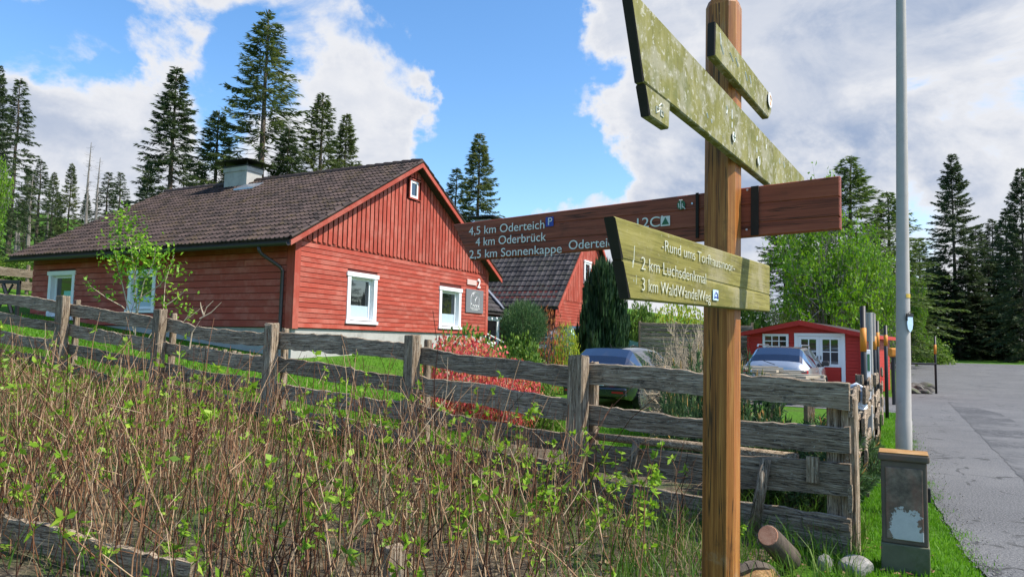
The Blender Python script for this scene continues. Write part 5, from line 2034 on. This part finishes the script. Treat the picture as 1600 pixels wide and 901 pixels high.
for X_, Y_, sp, h_ in ((24, 26, 3, 15), (31, 27, 5, 17), (38, 35, 1, 18), (30, 34, 3, 16), (44, 39, 5, 18), (50, 46, 3, 19), (37, 30, 1, 16)):
    tme, cme, H = SP[sp]
    X_, Y_ = X_+9, Y_-3
    t = thing('spruce_tree', 'dark spruce in the closed forest edge across the road', 'spruce', (X_, Y_, g(X_, Y_)), X_, 'forest edge across the road')
    t.scale = (h_/H*1.2, h_/H*1.2, h_/H)
    for nm, me in (('trunk', tme), ('crown', cme)):
        o = bpy.data.objects.new(nm, me)
        COL.objects.link(o)
        o.parent = t

# broadleaved growth
def grow(r, p, d, L, rad, lev, maxlev, paths, radii, tips, nch, spread, up, curve=.25):
    d = d/np.linalg.norm(d)
    q = np.linspace(0, 1, 4)
    bend = r.normal(size=3)*curve
    pts = p[None, :]+d[None, :]*(L*q)[:, None]+bend[None, :]*(L*.5*q**2)[:, None]+np.array([0, 0, up])[None, :]*(L*.5*q**2)[:, None]
    paths.append(pts)
    radii.append(rad*(1-.45*q))
    if lev == maxlev:
        tips.append(pts)
        return
    for k in range(nch):
        t = r.uniform(.35, 1.0) if k else 1.0
        i = min(2, int(t*3))
        c = pts[i]+(pts[i+1]-pts[i])*(t*3-i)
        dd = (pts[i+1]-pts[i])
        dd = dd/np.linalg.norm(dd)+r.normal(size=3)*spread
        grow(r, c, dd, L*r.uniform(.55, .8), rad*.58*(1-.3*t)+.0025, lev+1, maxlev, paths, radii, tips, nch, spread, up, curve)


def broad_proto(seed, stems, L, rad, maxlev, nch, spread, up, lean, leaf=None, nleaf=4, ll=.07, lw=.045, bark=None, leafspread=.06, frac=1.0, sides=4, curve=.25, base_r=.1):
    r = np.random.default_rng(seed)
    paths, radii, tips = [], [], []
    for k in range(stems):
        az = 2*PI*k/max(1, stems)+r.normal()*.4
        d = np.array([math.cos(az)*lean*r.uniform(.3, 1.2), math.sin(az)*lean*r.uniform(.3, 1.2), 1.])
        grow(r, np.array([math.cos(az)*base_r, math.sin(az)*base_r, -.1]), d, L*r.uniform(.75, 1.1), rad*r.uniform(.7, 1.1), 0, maxlev, paths, radii, tips, nch, spread, up, curve)
    V, F_ = tubes_np(np.array(paths), np.array(radii), sides)
    tme = np_mesh('stems', V, F_, None, True)
    tme.materials.append(bark or M_BARKG)
    cme = None
    if leaf:
        T = np.array(tips)
        T = T[r.random(len(T)) < frac]
        n = len(T)*nleaf
        ti = np.repeat(np.arange(len(T)), nleaf)
        q = r.uniform(0, 3, n)
        i = np.minimum(2, q.astype(int))
        base = T[ti, i]+(T[ti, i+1]-T[ti, i])*(q-i)[:, None]+r.normal(size=(n, 3))*leafspread
        D = r.normal(size=(n, 3))+np.array([0, 0, -.1])
        V, F_ = leaves(base, D, r.uniform(.7, 1.3, n)*ll, r.uniform(.7, 1.2, n)*lw, r, .15)
        cme = np_mesh('crown', V, F_)
        cme.materials.append(leaf)
    allp = np.concatenate(paths)
    return tme, cme, allp[:, 2].max(), np.abs(allp[:, :2]).max()


def plant(proto, name, label, cat, loc, height, width=None, rz=None, group=None, stem_name='stems', crown_name='foliage'):
    tme, cme, H, Wd = proto
    t = thing(name, label, cat, loc, rng.uniform(0, 6.28) if rz is None else rz, group)
    sz = height/H
    sw_ = sz if width is None else width/2/Wd
    t.scale = (sw_, sw_, sz)
    for nm, me in ((stem_name, tme), (crown_name, cme)):
        if me is None:
            continue
        o = bpy.data.objects.new(nm, me)
        COL.objects.link(o)
        o.parent = t
    return t


BEECH = broad_proto(11, 7, 2.6, .085, 4, 4, .42, .12, .55, M_FRESH, 7, .17, .115, M_BARKG, .12, .9, 4)
BEECH2 = broad_proto(12, 5, 2.6, .09, 4, 4, .45, .05, .6, M_FRESH, 3, .15, .10, M_BARKG, .12, .7, 4)
LARCH = broad_proto(13, 1, 5.5, .16, 4, 5, .60, -.05, .1, M_LARCH, 6, .16, .05, M_BARK, .08, .9, 4, .15, .0)
b = gpt(1296, 31)
plant(BEECH, 'beech_tree', 'fresh green many stemmed tree rising behind the red shed', 'tree', b, at(1300, 258, 31).z-b.z, 7.2, .6, None, 'stems', 'crown')
b = gpt(1352, 32.5)
plant(BEECH, 'beech_tree', 'second fresh green tree, right beside the many stemmed one', 'tree', b, at(1352, 335, 32.5).z-b.z, 4.6, 3.1, None, 'stems', 'crown')
b = gpt(1245, 34)
plant(BEECH2, 'beech_tree', 'thinly leaved tree left of the fresh green tree', 'tree', b, at(1245, 398, 34).z-b.z, 4.5, 2.2, None, 'stems', 'crown')
b = gpt(1385, 36)
plant(BEECH2, 'beech_tree', 'olive green tree behind the marker poles', 'tree', b, at(1385, 390, 36).z-b.z, 3.6, 3.9, None, 'stems', 'crown')
b = gpt(1420, 44)
plant(BEECH, 'beech_tree', 'leafy tree showing right of the lamp post', 'tree', b, at(1428, 400, 44).z-b.z, 2.8, 1.9, None, 'stems', 'crown')
for px, yt, Y, rz, lb, w_ in ((1332, 245, 40, .4, 'sparse dark larch towering above the fresh green tree', 4.6), (1228, 330, 44, 2.0, 'thin larch seen between the red and green boards', 3.2), (1392, 300, 46, 3.3, 'bare twigged larch directly left of the lamp post', 4.2)):
    tree_from(LARCHP, 'larch_tree', lb, 'larch', px, yt, Y, 1.5)
b = gpt(-40, 29)
plant(BEECH, 'beech_tree', 'light green leaved tree at the left edge', 'tree', b, at(-40, 165, 29).z-b.z, 3.0, 1.2, None, 'stems', 'crown')


def blob_proto(seed, n, shape, leafmat, ll, lw, dirfun, stems=9, bark=None, shell=.55, lobes=None):
    """shrub volume in a unit box (x,y in -1..1, z 0..1) filled with separate leaves, denser near the outside, with lumps"""
    r = np.random.default_rng(seed)
    pts = r.uniform(-1, 1, (n*14, 3))
    pts[:, 2] = (pts[:, 2]+1)/2
    rr = shape(pts)
    ph = r.uniform(0, 6, 3)
    lump = .17*np.sin(pts[:, 0]*7+ph[0])*np.sin(pts[:, 1]*7+ph[1])*np.sin(pts[:, 2]*9+ph[2])
    rr = rr+lump+r.normal(size=len(rr))*.05
    keep = (rr < 1) & (r.random(len(rr)) < np.clip((rr-.15)/shell, .05, 1))
    pts = pts[keep][:n]
    D = dirfun(pts, r)
    V, F_ = leaves(pts, D, ll*r.uniform(.6, 1.3, len(pts)), lw*r.uniform(.7, 1.3, len(pts)), r, .12)
    me = np_mesh('foliage', V, F_)
    me.materials.append(leafmat)
    mb = MB()
    for k in range(stems):
        a = r.uniform(0, 6.28)
        e = r.uniform(.2, .65)
        mb.tube([(math.cos(a)*.05, math.sin(a)*.05, -.08), (math.cos(a)*e*.5, math.sin(a)*e*.5, .4), (math.cos(a)*e, math.sin(a)*e, .8)], [.035, .022, .008], 4, cap=False)
    sm = mb.mesh('stems')
    sm.materials.append(bark or M_BARK)
    return sm, me, 1.0, 1.0


ell = lambda p: np.sqrt(p[:, 0]**2+p[:, 1]**2+((p[:, 2]-.5)*2)**2)
dome = lambda p: np.sqrt(p[:, 0]**2+p[:, 1]**2+(p[:, 2])**2)
cone = lambda p: np.sqrt(p[:, 0]**2+p[:, 1]**2)/np.maximum(.02, (1-p[:, 2])**.62*np.minimum(1, .55+p[:, 2]*2.2))
outw = lambda p, r: np.stack([p[:, 0], p[:, 1], p[:, 2]*.8], 1)*1.2+r.normal(size=p.shape)*.6
upw = lambda p, r: np.stack([p[:, 0]*.45, p[:, 1]*.45, np.ones(len(p))*.9], 1)+r.normal(size=p.shape)*.22
rnd = lambda p, r: r.normal(size=p.shape)

cone2 = lambda p: np.sqrt(p[:, 0]**2+p[:, 1]**2)/np.maximum(.02, (1-p[:, 2])**.34*np.minimum(1, .7+p[:, 2]*1.5)*(1+.10*np.sin(np.arctan2(p[:, 1], p[:, 0])*5+p[:, 2]*7)))
THUJA = blob_proto(31, 17000, cone2, M_THUJA, .10, .05, upw, 3, None, .5)
BALLP = blob_proto(32, 9000, ell, M_PINE, .16, .018, outw, 8, None, .5)
RIBES = blob_proto(33, 3600, ell, M_RIBES, .055, .05, rnd, 26, M_BIRCHTW, .45)
RIBESL = blob_proto(34, 1500, ell, M_BUSHG, .09, .06, rnd, 14, M_BIRCHTW, .5)
BERB = blob_proto(35, 700, ell, M_ORANGEL, .07, .05, rnd, 12, M_BARK, .5)
YEL = blob_proto(36, 2600, ell, M_YELG, .07, .05, rnd, 10, M_BARK, .5)
GREEN = blob_proto(37, 5500, dome, M_BUSHG, .08, .055, rnd, 10, M_BARK, .45)


def shrub(proto, name, label, px, ytop, Y, width, cat='shrub', z0=None, group=None):
    b = gpt(px, Y)
    zb = b.z if z0 is None else z0
    return plant(proto, name, label, cat, (b.x, b.y, zb), at(px, ytop, Y).z-zb, width, None, group)


shrub(THUJA, 'thuja', 'dark green cone shaped thuja before the second red house', 941, 416, 24, 2.0, 'thuja')
shrub(BALLP, 'round_pine', 'dense round blue green pine before the gap of the houses', 818, 474, 18, 1.15, 'pine', at(818, 545, 18).z)
shrub(GREEN, 'shrub', 'leafy green shrub under the round pine', 812, 520, 17.6, 1.6)
shrub(RIBES, 'flowering_currant', 'red blossoming currant bush behind the grey fence', 727, 524, 11.5, 1.75, 'flowering shrub')
shrub(RIBES, 'flowering_currant', 'right half of the red blossoms, sinking behind the second board', 792, 560, 11.2, 1.2, 'flowering shrub')
shrub(RIBESL, 'shrub', 'fresh leaved shrub above the red blossoms under the slate sign', 730, 512, 13.2, 1.5)
shrub(GREEN, 'shrub', 'green shrub right of the red blossoms at the fence', 838, 590, 11.8, .9)
shrub(BERB, 'barberry', 'copper leaved shrub between the round pine and the teal car', 856, 478, 19.5, 1.1, 'shrub')
shrub(YEL, 'shrub', 'airy yellow green shrub right of the copper shrub', 884, 505, 21, .9)
shrub(YEL, 'shrub', 'yellow green shrub behind the thuja above the board fence', 1062, 468, 30, 2.6)
shrub(GREEN, 'shrub', 'olive shrub directly right of the thuja', 1003, 470, 29.5, 1.8)
shrub(GREEN, 'shrub', 'dark bush left of the red shed', 1160, 470, 31, 3.0)
shrub(GREEN, 'shrub', 'round green bush at the left edge beyond the pale fence', 22, 398, 33, 3.2)
shrub(GREEN, 'shrub', 'bush behind the far corner of the red house', 70, 400, 32, 2.6)
shrub(GREEN, 'shrub', 'low bush at the forest foot right of the lamp post', 1435, 520, 52, 4.5)

# bare shrub with pale twigs
BARE = broad_proto(41, 20, .62, .024, 4, 4, .60, .30, 1.5, None, 0, 0, 0, M_BIRCHTW, 0, 1, 3, .40, .06)
b = gpt(1074, 12.0)
plant(BARE, 'bare_shrub', 'pale leafless twiggy shrub between fence and parked cars', 'shrub', b, at(1074, 486, 12.0).z-b.z, 2.5, .3)
b = gpt(1092, 12.8)
plant(BARE, 'bare_shrub', 'second leafless shrub close to the signpost', 'shrub', b, at(1082, 500, 12.8).z-b.z, 2.2, 2.3)


# mountain pine: upright shoots with needles and candles
def pine_proto(seed, n=46, side=.75):
    r = np.random.default_rng(seed)
    paths, rad, P, D, L = [], [], [], [], []
    CP = []
    for k in range(n):
        a = r.uniform(0, 6.28)
        e = side*math.sqrt(r.uniform(0, 1))
        h = r.uniform(.45, 1.0)*(1-.35*e/side)
        q = np.linspace(0, 1, 5)
        x = np.array([math.cos(a), math.sin(a)])*e
        pts = np.stack([x[0]*(q**.6), x[1]*(q**.6), h*q**1.5], 1)+r.normal(size=(5, 3))*.012
        paths.append(pts)
        rad.append(.013*(1-.6*q))
        m_ = 150
        qq = r.uniform(.35, 1.0, m_)
        base = np.stack([np.interp(qq, q, pts[:, i]) for i in range(3)], 1)
        tdir = pts[-1]-pts[2]
        tdir /= np.linalg.norm(tdir)
        P.append(base)
        D.append(tdir[None, :]*.8+r.normal(size=(m_, 3))*.55)
        L.append(r.uniform(.07, .13, m_))
        if r.random() < .6:
            for j in range(r.integers(1, 4)):
                CP.append((pts[-1], pts[-1]+tdir*r.uniform(.05, .10)+r.normal(size=3)*.012))
    P, D, L = np.concatenate(P), np.concatenate(D), np.concatenate(L)
    V, F_ = leaves(P, D, L, np.full(len(P), .015), r, .05)
    me = np_mesh('needles', V, F_)
    me.materials.append(M_PINE)
    TV, TF = tubes_np(np.array(paths), np.array(rad), 4)
    sm = np_mesh('stems', TV, TF, None, True)
    sm.materials.append(M_BARK)
    mb = MB()
    for a_, b_ in CP:
        mb.tube([a_, b_], [.009, .005], 5)
    cm_ = mb.mesh('candles')
    cm_.materials.append(M_CANDLE)
    return sm, me, cm_


PINES = [pine_proto(51), pine_proto(52, 60, .9)]
for k, (px, yt, Y, w_, lb) in enumerate(((1082, 520, 10.5, 1.2, 'pine shrub with orange candles directly left of the signpost'), (1070, 590, 9.2, .6, 'low pine showing below the top fence board, left of the signpost'),
                                         (1168, 532, 8.8, 1.1, 'pine shrub with long needles directly right of the signpost'), (1215, 628, 7.9, 1.5, 'low pine behind the fence boards right of the signpost'),
                                         (1290, 636, 7.6, 1.3, 'low pine behind the end of the fence boards'), (1110, 610, 8.6, 1.2, 'low pine hidden behind the signpost'), (1340, 640, 8.2, .6, 'small pine squeezed into the fence corner'), (1250, 640, 8.6, 1.8, 'dark pine deep behind the fence boards'), (1190, 650, 7.4, 1.3, 'low pine close behind the leaning stake'), (1262, 676, 7.0, 1.2, 'lowest pine directly behind the boards near the cleat'))):
    b = gpt(px, Y)
    h = at(px, yt, Y).z-b.z
    t = thing('mountain_pine', lb, 'pine shrub', b, rng.uniform(0, 6))
    t.scale = (w_/1.6, w_/1.6, h/1.02)
    for nm, me in zip(('stems', 'needles', 'candles'), PINES[k % 2]):
        o = bpy.data.objects.new(nm, me)
        COL.objects.link(o)
        o.parent = t

# rowan sapling before the long wall
RY = 15.0
rb = gpt(208, RY)
row = thing('rowan_sapling', 'young rowan with bright leaves before the long red wall', 'sapling', rb)


def rp(px, py, dy=0.):
    p = at(px, py, RY+dy)
    return np.array((p-rb)[:])


stems_ = [[(210, 545), (213, 480), (208, 410), (196, 335)], [(210, 520), (190, 440), (183, 410), (178, 385)], [(212, 500), (225, 440), (240, 410), (243, 388)], [(225, 540), (255, 490), (258, 440), (272, 398)],
          [(209, 450), (212, 420), (216, 400), (222, 370)], [(215, 500), (190, 478), (168, 466), (140, 446)], [(256, 480), (270, 470), (280, 462), (288, 455)], [(240, 560), (258, 520), (290, 500), (318, 478)], [(212, 470), (235, 455), (250, 445), (262, 428)], [(258, 500), (285, 505), (295, 492), (300, 486)]]
paths = []
for k, s_ in enumerate(stems_):
    paths.append(np.array([rp(px, py, .25*math.sin(k*2.1)*i/3) for i, (px, py) in enumerate(s_)]))
V, F_ = tubes_np(np.array(paths), np.array([[.016, .012, .009, .004]]*len(paths)), 5)
sm = np_mesh('stems', V, F_, None, True)
link('stems', sm, M_BIRCHTW, row)
cl_ = [(195, 332, 16, 40), (188, 350, 20, 60), (205, 355, 18, 55), (182, 375, 17, 45), (200, 380, 24, 110), (222, 372, 16, 50), (215, 395, 24, 120), (178, 398, 16, 60), (190, 412, 20, 80), (236, 392, 14, 50), (245, 405, 16, 60), (230, 415, 20, 90), (262, 392, 14, 35), (272, 418, 14, 40),
       (210, 430, 20, 70), (183, 428, 14, 40), (250, 430, 16, 50), (220, 455, 14, 45), (205, 408, 20, 80), (135, 441, 9, 18), (150, 450, 10, 24), (168, 463, 10, 26), (276, 455, 13, 30), (260, 470, 10, 22), (288, 480, 12, 26), (285, 430, 10, 20), (262, 492, 10, 16), (240, 470, 8, 14), (298, 488, 9, 18), (215, 470, 9, 20)]
P = []
for px, py, r_px, n_ in cl_:
    c = rp(px, py)
    s = r_px*RY/FPX*.55
    P.append(c[None, :]+rng.normal(size=(int(n_*.8), 3))*np.array([s, s*1.1, s]))
P = np.concatenate(P)
V, F_ = leaves(P, rng.normal(size=P.shape)+np.array([0, 0, .1]), rng.uniform(.07, .14, len(P)), rng.uniform(.035, .065, len(P)), rng, .2)
link('foliage', np_mesh('foliage', V, F_), M_ROWAN, row)
# bare twig right of the sapling
tb = thing('bare_sapling', 'bare pale forked twig before the red wall right of the sapling', 'sapling', gpt(300, 10.6))
tbl = tb.location
mb = MB()
for ln in ([(296, 545), (300, 520), (318, 492)], [(318, 492), (314, 480), (313, 472)], [(312, 498), (330, 488), (346, 472)], [(318, 492), (323, 480), (333, 470)]):
    mb.tube([at(px, py, 10.6)-tbl for px, py in ln], [.012, .009, .004][:len(ln)], 5)
mb.build('stems', M_BIRCHTW, tb)


# grass
def blades(name, P, h, w, mat_, lean=.5, seed=0):
    r = np.random.default_rng(seed)
    n = len(P)
    a = r.uniform(0, 2*PI, n)
    S = np.stack([np.cos(a), np.sin(a), np.zeros(n)], 1)
    b_ = r.uniform(0, 2*PI, n)
    B_ = np.stack([np.cos(b_), np.sin(b_), np.zeros(n)], 1)*(r.uniform(0, lean, n)*h)[:, None]
    up = np.array([0, 0, 1.])
    v0 = P-S*w[:, None]*.5
    v1 = P+S*w[:, None]*.5
    v2 = P+up*(h*.6)[:, None]+B_*.35+S*w[:, None]*.36
    v3 = P+up*(h*.6)[:, None]+B_*.35-S*w[:, None]*.36
    v4 = P+up*h[:, None]*.97+B_
    V = np.stack([v0, v1, v2, v3, v4], 1).reshape(-1, 3)
    i = np.arange(n)*5
    me = bpy.data.meshes.new(name)
    F1 = np.stack([i, i+1, i+2, i+3], 1)
    F2 = np.stack([i+3, i+2, i+4], 1)
    me.vertices.add(len(V))
    me.vertices.foreach_set('co', V.astype(np.float32).ravel())
    lo = np.concatenate([F1.ravel(), F2.ravel()]).astype(np.int32)
    me.loops.add(len(lo))
    me.loops.foreach_set('vertex_index', lo)
    me.polygons.add(2*n)
    me.polygons.foreach_set('loop_start', np.concatenate([np.arange(n)*4, 4*n+np.arange(n)*3]).astype(np.int32))
    me.polygons.foreach_set('loop_total', np.concatenate([np.full(n, 4), np.full(n, 3)]).astype(np.int32))
    me.update(calc_edges=True)
    o = link(name, me, mat_)
    tag(o, kind='stuff')
    return o


def scatter(n, u0, u1, v0, v1, seed, keep=None):
    r = np.random.default_rng(seed)
    u_, v_ = r.uniform(u0, u1, n), r.uniform(v0, v1, n)
    if keep is not None:
        k = keep(u_, v_, r)
        u_, v_ = u_[k], v_[k]
    x, y = u_*UD.x+v_*VD.x, u_*UD.y+v_*VD.y
    return np.stack([x, y, gz(x, y)], 1), u_, v_


r = np.random.default_rng(61)
P, u_, v_ = scatter(60000, 3.6, 20.3, -.55, 1.1, 62, lambda u, v, r: (v < road_left(u)-.02+.10*np.sin(u*5)*np.sin(u*2.3)+np.abs(r.normal(size=len(u)))*.07) & (r.random(len(u)) < np.clip(9/u, 0, 1)))
o = blades('verge_grass', P, r.uniform(.025, .06, len(P)), r.uniform(.005, .010, len(P)), M_GRASS, .9, 63)
P, u_, v_ = scatter(90000, 7.0, 16.5, -24, -.7, 64, lambda u, v, r: (r.random(len(u)) < np.clip(1.6-u/12, .15, 1)) & ~((v < -12.9) & (u > 12.2)) & ~((v > -5) & (u < 10)))
o = blades('lawn_grass', P, r.uniform(.04, .10, len(P)), r.uniform(.010, .020, len(P)), M_GRASS, .8, 65)
nzf = lambda u, v: np.sin(u*1.7+v*.6)*np.sin(v*1.1-u*.4)
P, u_, v_ = scatter(52000, 2.4, 7.4, -16, -.25, 66, lambda u, v, r: r.random(len(u)) < np.where(v > -1.7, .6, .16)+.22*nzf(u, v)+np.clip((-v-9)*.2, 0, .5)+.5*((u > 6.5) & (v < -4.5)))
o = blades('rough_grass', P, r.uniform(.10, .34, len(P)), r.uniform(.005, .011, len(P)), M_GRASSR, .9, 67)

# thicket of dry raspberry canes
NC = 2000
r = np.random.default_rng(71)
P, u_, v_ = scatter(NC*3, 2.3, 6.35, -13.2, -1.35, 72, lambda u, v, r: (r.random(len(u)) < np.clip((.55+.45*nzf(u*.8, v*.8+1))*np.clip((-v-1.0)/1.8, .10, 1)*np.where((v < -8) & (u > 4.6), .45, 1), .04, 1)) & ((u > 3.0) | (v < -2.2)))
P, u_, v_ = P[:NC], u_[:NC], v_[:NC]
n = len(P)
K = 7
hgt = r.uniform(.6, 1.42, n)*np.clip(.62+(-v_-1.2)*.16, .55, 1)*np.where(r.random(n) < .06, 1.25, 1)
hgt *= np.where(v_ < -9.5, .8, 1)*np.where((u_ > 5.0) & (v_ < -6), .70, np.where(u_ > 5.2, .85, 1.05))
q = np.linspace(0, 1, K)
az = r.uniform(0, 2*PI, n)
ln = np.abs(r.normal(size=n))*.30+.03
bend = r.normal(size=(n, 2))*.12
pathsC = np.zeros((n, K, 3))
pathsC[:, :, 0] = P[:, 0:1]+(np.cos(az)*ln*hgt)[:, None]*q+(bend[:, 0]*hgt)[:, None]*q**2
pathsC[:, :, 1] = P[:, 1:2]+(np.sin(az)*ln*hgt)[:, None]*q+(bend[:, 1]*hgt)[:, None]*q**2
pathsC[:, :, 2] = P[:, 2:3]+hgt[:, None]*(q-.12*ln[:, None]*q**2)
pathsC += r.normal(size=pathsC.shape)*.014
radC = (r.uniform(.0026, .0066, n))[:, None]*(1-.62*q)[None, :]
V1, F1 = tubes_np(pathsC, radC, 4)
# side twigs
m_ = 2600
ci = r.integers(0, n, m_)
qi = r.uniform(.3, .95, m_)*(K-1)
i0 = np.minimum(K-2, qi.astype(int))
b0 = pathsC[ci, i0]+(pathsC[ci, i0+1]-pathsC[ci, i0])*(qi-i0)[:, None]
a = r.uniform(0, 2*PI, m_)
tl = r.uniform(.06, .30, m_)
dv_ = np.stack([np.cos(a)*.7, np.sin(a)*.7, r.uniform(.1, .9, m_)], 1)
qq = np.linspace(0, 1, 3)
pt = b0[:, None, :]+dv_[:, None, :]*tl[:, None, None]*qq[None, :, None]+r.normal(size=(m_, 3, 3))*.008*qq[None, :, None]
V2, F2 = tubes_np(pt, r.uniform(.0016, .0032, m_)[:, None]*(1-.5*qq)[None, :], 3)
me = np_mesh('raspberry_canes', np.concatenate([V1, V2]), np.concatenate([F1, F2+len(V1)]), None, True)
o = tag(link('raspberry_canes', me, M_CANE), kind='stuff')
# young leaves along part of the canes
lc = r.integers(0, n, 1500)
lc = lc[(r.random(len(lc)) < .75)]
qi = r.uniform(.25, 1.0, len(lc))*(K-1.001)
i0 = qi.astype(int)
b0 = pathsC[lc, i0]+(pathsC[lc, i0+1]-pathsC[lc, i0])*(qi-i0)[:, None]
nl = 6
b0 = np.repeat(b0, nl, 0)
D = r.normal(size=b0.shape)+np.array([0, 0, .55])
V, F_ = leaves(b0+r.normal(size=b0.shape)*.008, D, r.uniform(.030, .080, len(b0)), r.uniform(.018, .042, len(b0)), r, .2)
tag(link('bramble_leaves', np_mesh('bramble_leaves', V, F_), M_CLEAF), kind='stuff')

P, u_, v_ = scatter(9000, 2.4, 6.6, -15, -1.0, 68, lambda u, v, r: r.random(len(u)) < .45+.4*nzf(u*1.3+2, v*1.2))
blades('dead_grass', P, rng.uniform(.08, .42, len(P)), rng.uniform(.004, .008, len(P)), M_STRAW, 1.6, 69)

# single leafy shoots that stand out of the thicket


def shoot_proto(seed):
    r = np.random.default_rng(seed)
    q = np.linspace(0, 1, 8)
    pts = np.stack([.10*np.sin(q*2+seed), .08*np.sin(q*3+seed*2), q], 1)
    pths, rd = [pts], [.0055*(1-.6*q)]
    P, D = [], []
    for k in range(13):
        t = r.uniform(.25, 1.0)
        base = np.array([np.interp(t, q, pts[:, i]) for i in range(3)])
        a = r.uniform(0, 6.28)
        d = np.array([math.cos(a), math.sin(a), r.uniform(.3, 1.0)])*r.uniform(.03, .10)
        pths.append(base[None, :]+d[None, :]*q[:, None])
        rd.append(.0022*(1-.4*q))
        for j in range(7):
            P.append(base+d*r.uniform(.6, 1.05))
            D.append(d/np.linalg.norm(d)*.5+r.normal(size=3)*.7)
    V, F_ = tubes_np(np.array(pths), np.array(rd), 4)
    sm = np_mesh('stem', V, F_, None, True)
    sm.materials.append(M_CANE)
    V, F_ = leaves(np.array(P), np.array(D), r.uniform(.04, .085, len(P)), r.uniform(.022, .045, len(P)), r, .2)
    lm = np_mesh('foliage', V, F_)
    lm.materials.append(M_CLEAF)
    return sm, lm


SHOOT = [shoot_proto(k) for k in range(81, 85)]
for k, (px, yt, Y) in enumerate(((1012, 690, 5.2), (1030, 742, 4.9), (988, 735, 5.5), (935, 760, 5.0), (968, 700, 6.2), (735, 742, 5.0), (575, 640, 6.6), (520, 590, 7.6), (460, 610, 6.8), (560, 775, 4.6), (275, 775, 4.5), (165, 820, 4.4), (60, 720, 5.2), (160, 660, 6.0), (345, 600, 7.4), (45, 640, 6.6), (640, 735, 5.2), (830, 640, 6.4),
                                 (870, 690, 5.7), (395, 690, 5.4), (235, 655, 6.2), (110, 590, 8.2), (1165, 822, 4.9), (690, 690, 6.0), (20, 830, 4.6), (850, 770, 4.8))):
    b = gpt(px, Y)
    h = max(.2, at(px, yt, Y).z-b.z)
    t = thing('raspberry_shoot', 'fresh green leaved raspberry shoot among the dry canes', 'raspberry shoot', b, rng.uniform(0, 6), 'leafy shoots among the canes')
    t.scale = (1, 1, h)
    if h < .9:
        t.scale = (.85, .85, h)
    for nm, me in zip(('stem', 'foliage'), SHOOT[k % 4]):
        o = bpy.data.objects.new(nm, me)
        COL.objects.link(o)
        o.parent = t
# tulips before the fence at the left
M_PETAL = plain_mat('pale_petal', (.75, .62, .50), .5)
mb = MB()
mb.tube([(0, 0, 0), (0, 0, .28)], .006, 4)
ts = mb.mesh('stem')
ts.materials.append(M_BUSHG)
mb = MB()
for k in range(6):
    a = k*PI/3
    c, s = math.cos(a), math.sin(a)
    mb.add([(0, 0, .27), (c*.035-s*.02, s*.035+c*.02, .31), (c*.03, s*.03, .36), (c*.035+s*.02, s*.035-c*.02, .31)], [(0, 1, 2, 3)])
tp = mb.mesh('petals')
tp.materials.append(M_PETAL)
for px, Y in ((42, 13.6), (50, 13.4), (62, 13.7), (70, 13.3), (86, 13.2), (30, 13.8)):
    t = thing('tulip', 'pale tulip between the fence boards at the left', 'tulip', gpt(px, Y), rng.uniform(0, 6), 'tulips behind the fence')
    for nm, me in (('stem', ts), ('petals', tp)):
        o = bpy.data.objects.new(nm, me)
        COL.objects.link(o)
        o.parent = t
# grit along the edge of the asphalt
rr = np.random.default_rng(95)
uu = rr.uniform(3.2, 16, 1500)
vv = road_left(uu)+np.abs(rr.normal(size=len(uu)))*.14-.05
gm = bmesh.new()
bmesh.ops.create_icosphere(gm, subdivisions=1, radius=1)
gvv = np.array([v.co[:] for v in gm.verts])
gff = np.array([[v.index for v in f.verts] for f in gm.faces])
gm.free()
X, Y = uu*UD.x+vv*VD.x, uu*UD.y+vv*VD.y
C_ = np.stack([X, Y, gz(X, Y)+.034], 1)
s_ = rr.uniform(.003, .008, (len(uu), 1, 1))*rr.uniform(.6, 1.2, (len(uu), 1, 3))
V = (C_[:, None, :]+gvv[None]*s_+rr.normal(size=(len(uu), len(gvv), 3))*.001).reshape(-1, 3)
F_ = (gff[None]+(np.arange(len(uu))*len(gvv))[:, None, None]).reshape(-1, 3)
tag(link('gravel', np_mesh('gravel', V, F_), M_ROCK), kind='stuff')

# clutter of fallen leaves and litter at the fence foot
P, u_, v_ = scatter(900, 4.6, 7.2, -3.2, .2, 91)
V, F_ = leaves(P+np.array([0, 0, .02]), np.random.default_rng(5).normal(size=P.shape)*np.array([1, 1, .25]), np.random.default_rng(6).uniform(.03, .07, len(P)), np.full(len(P), .03), np.random.default_rng(7), .1, False)
tag(link('fallen_leaves', np_mesh('fallen_leaves', V, F_), leaf_mat('dry_leaves', (.10, .05, .025), (.26, .15, .07), (.42, .30, .17), .1)), kind='stuff')
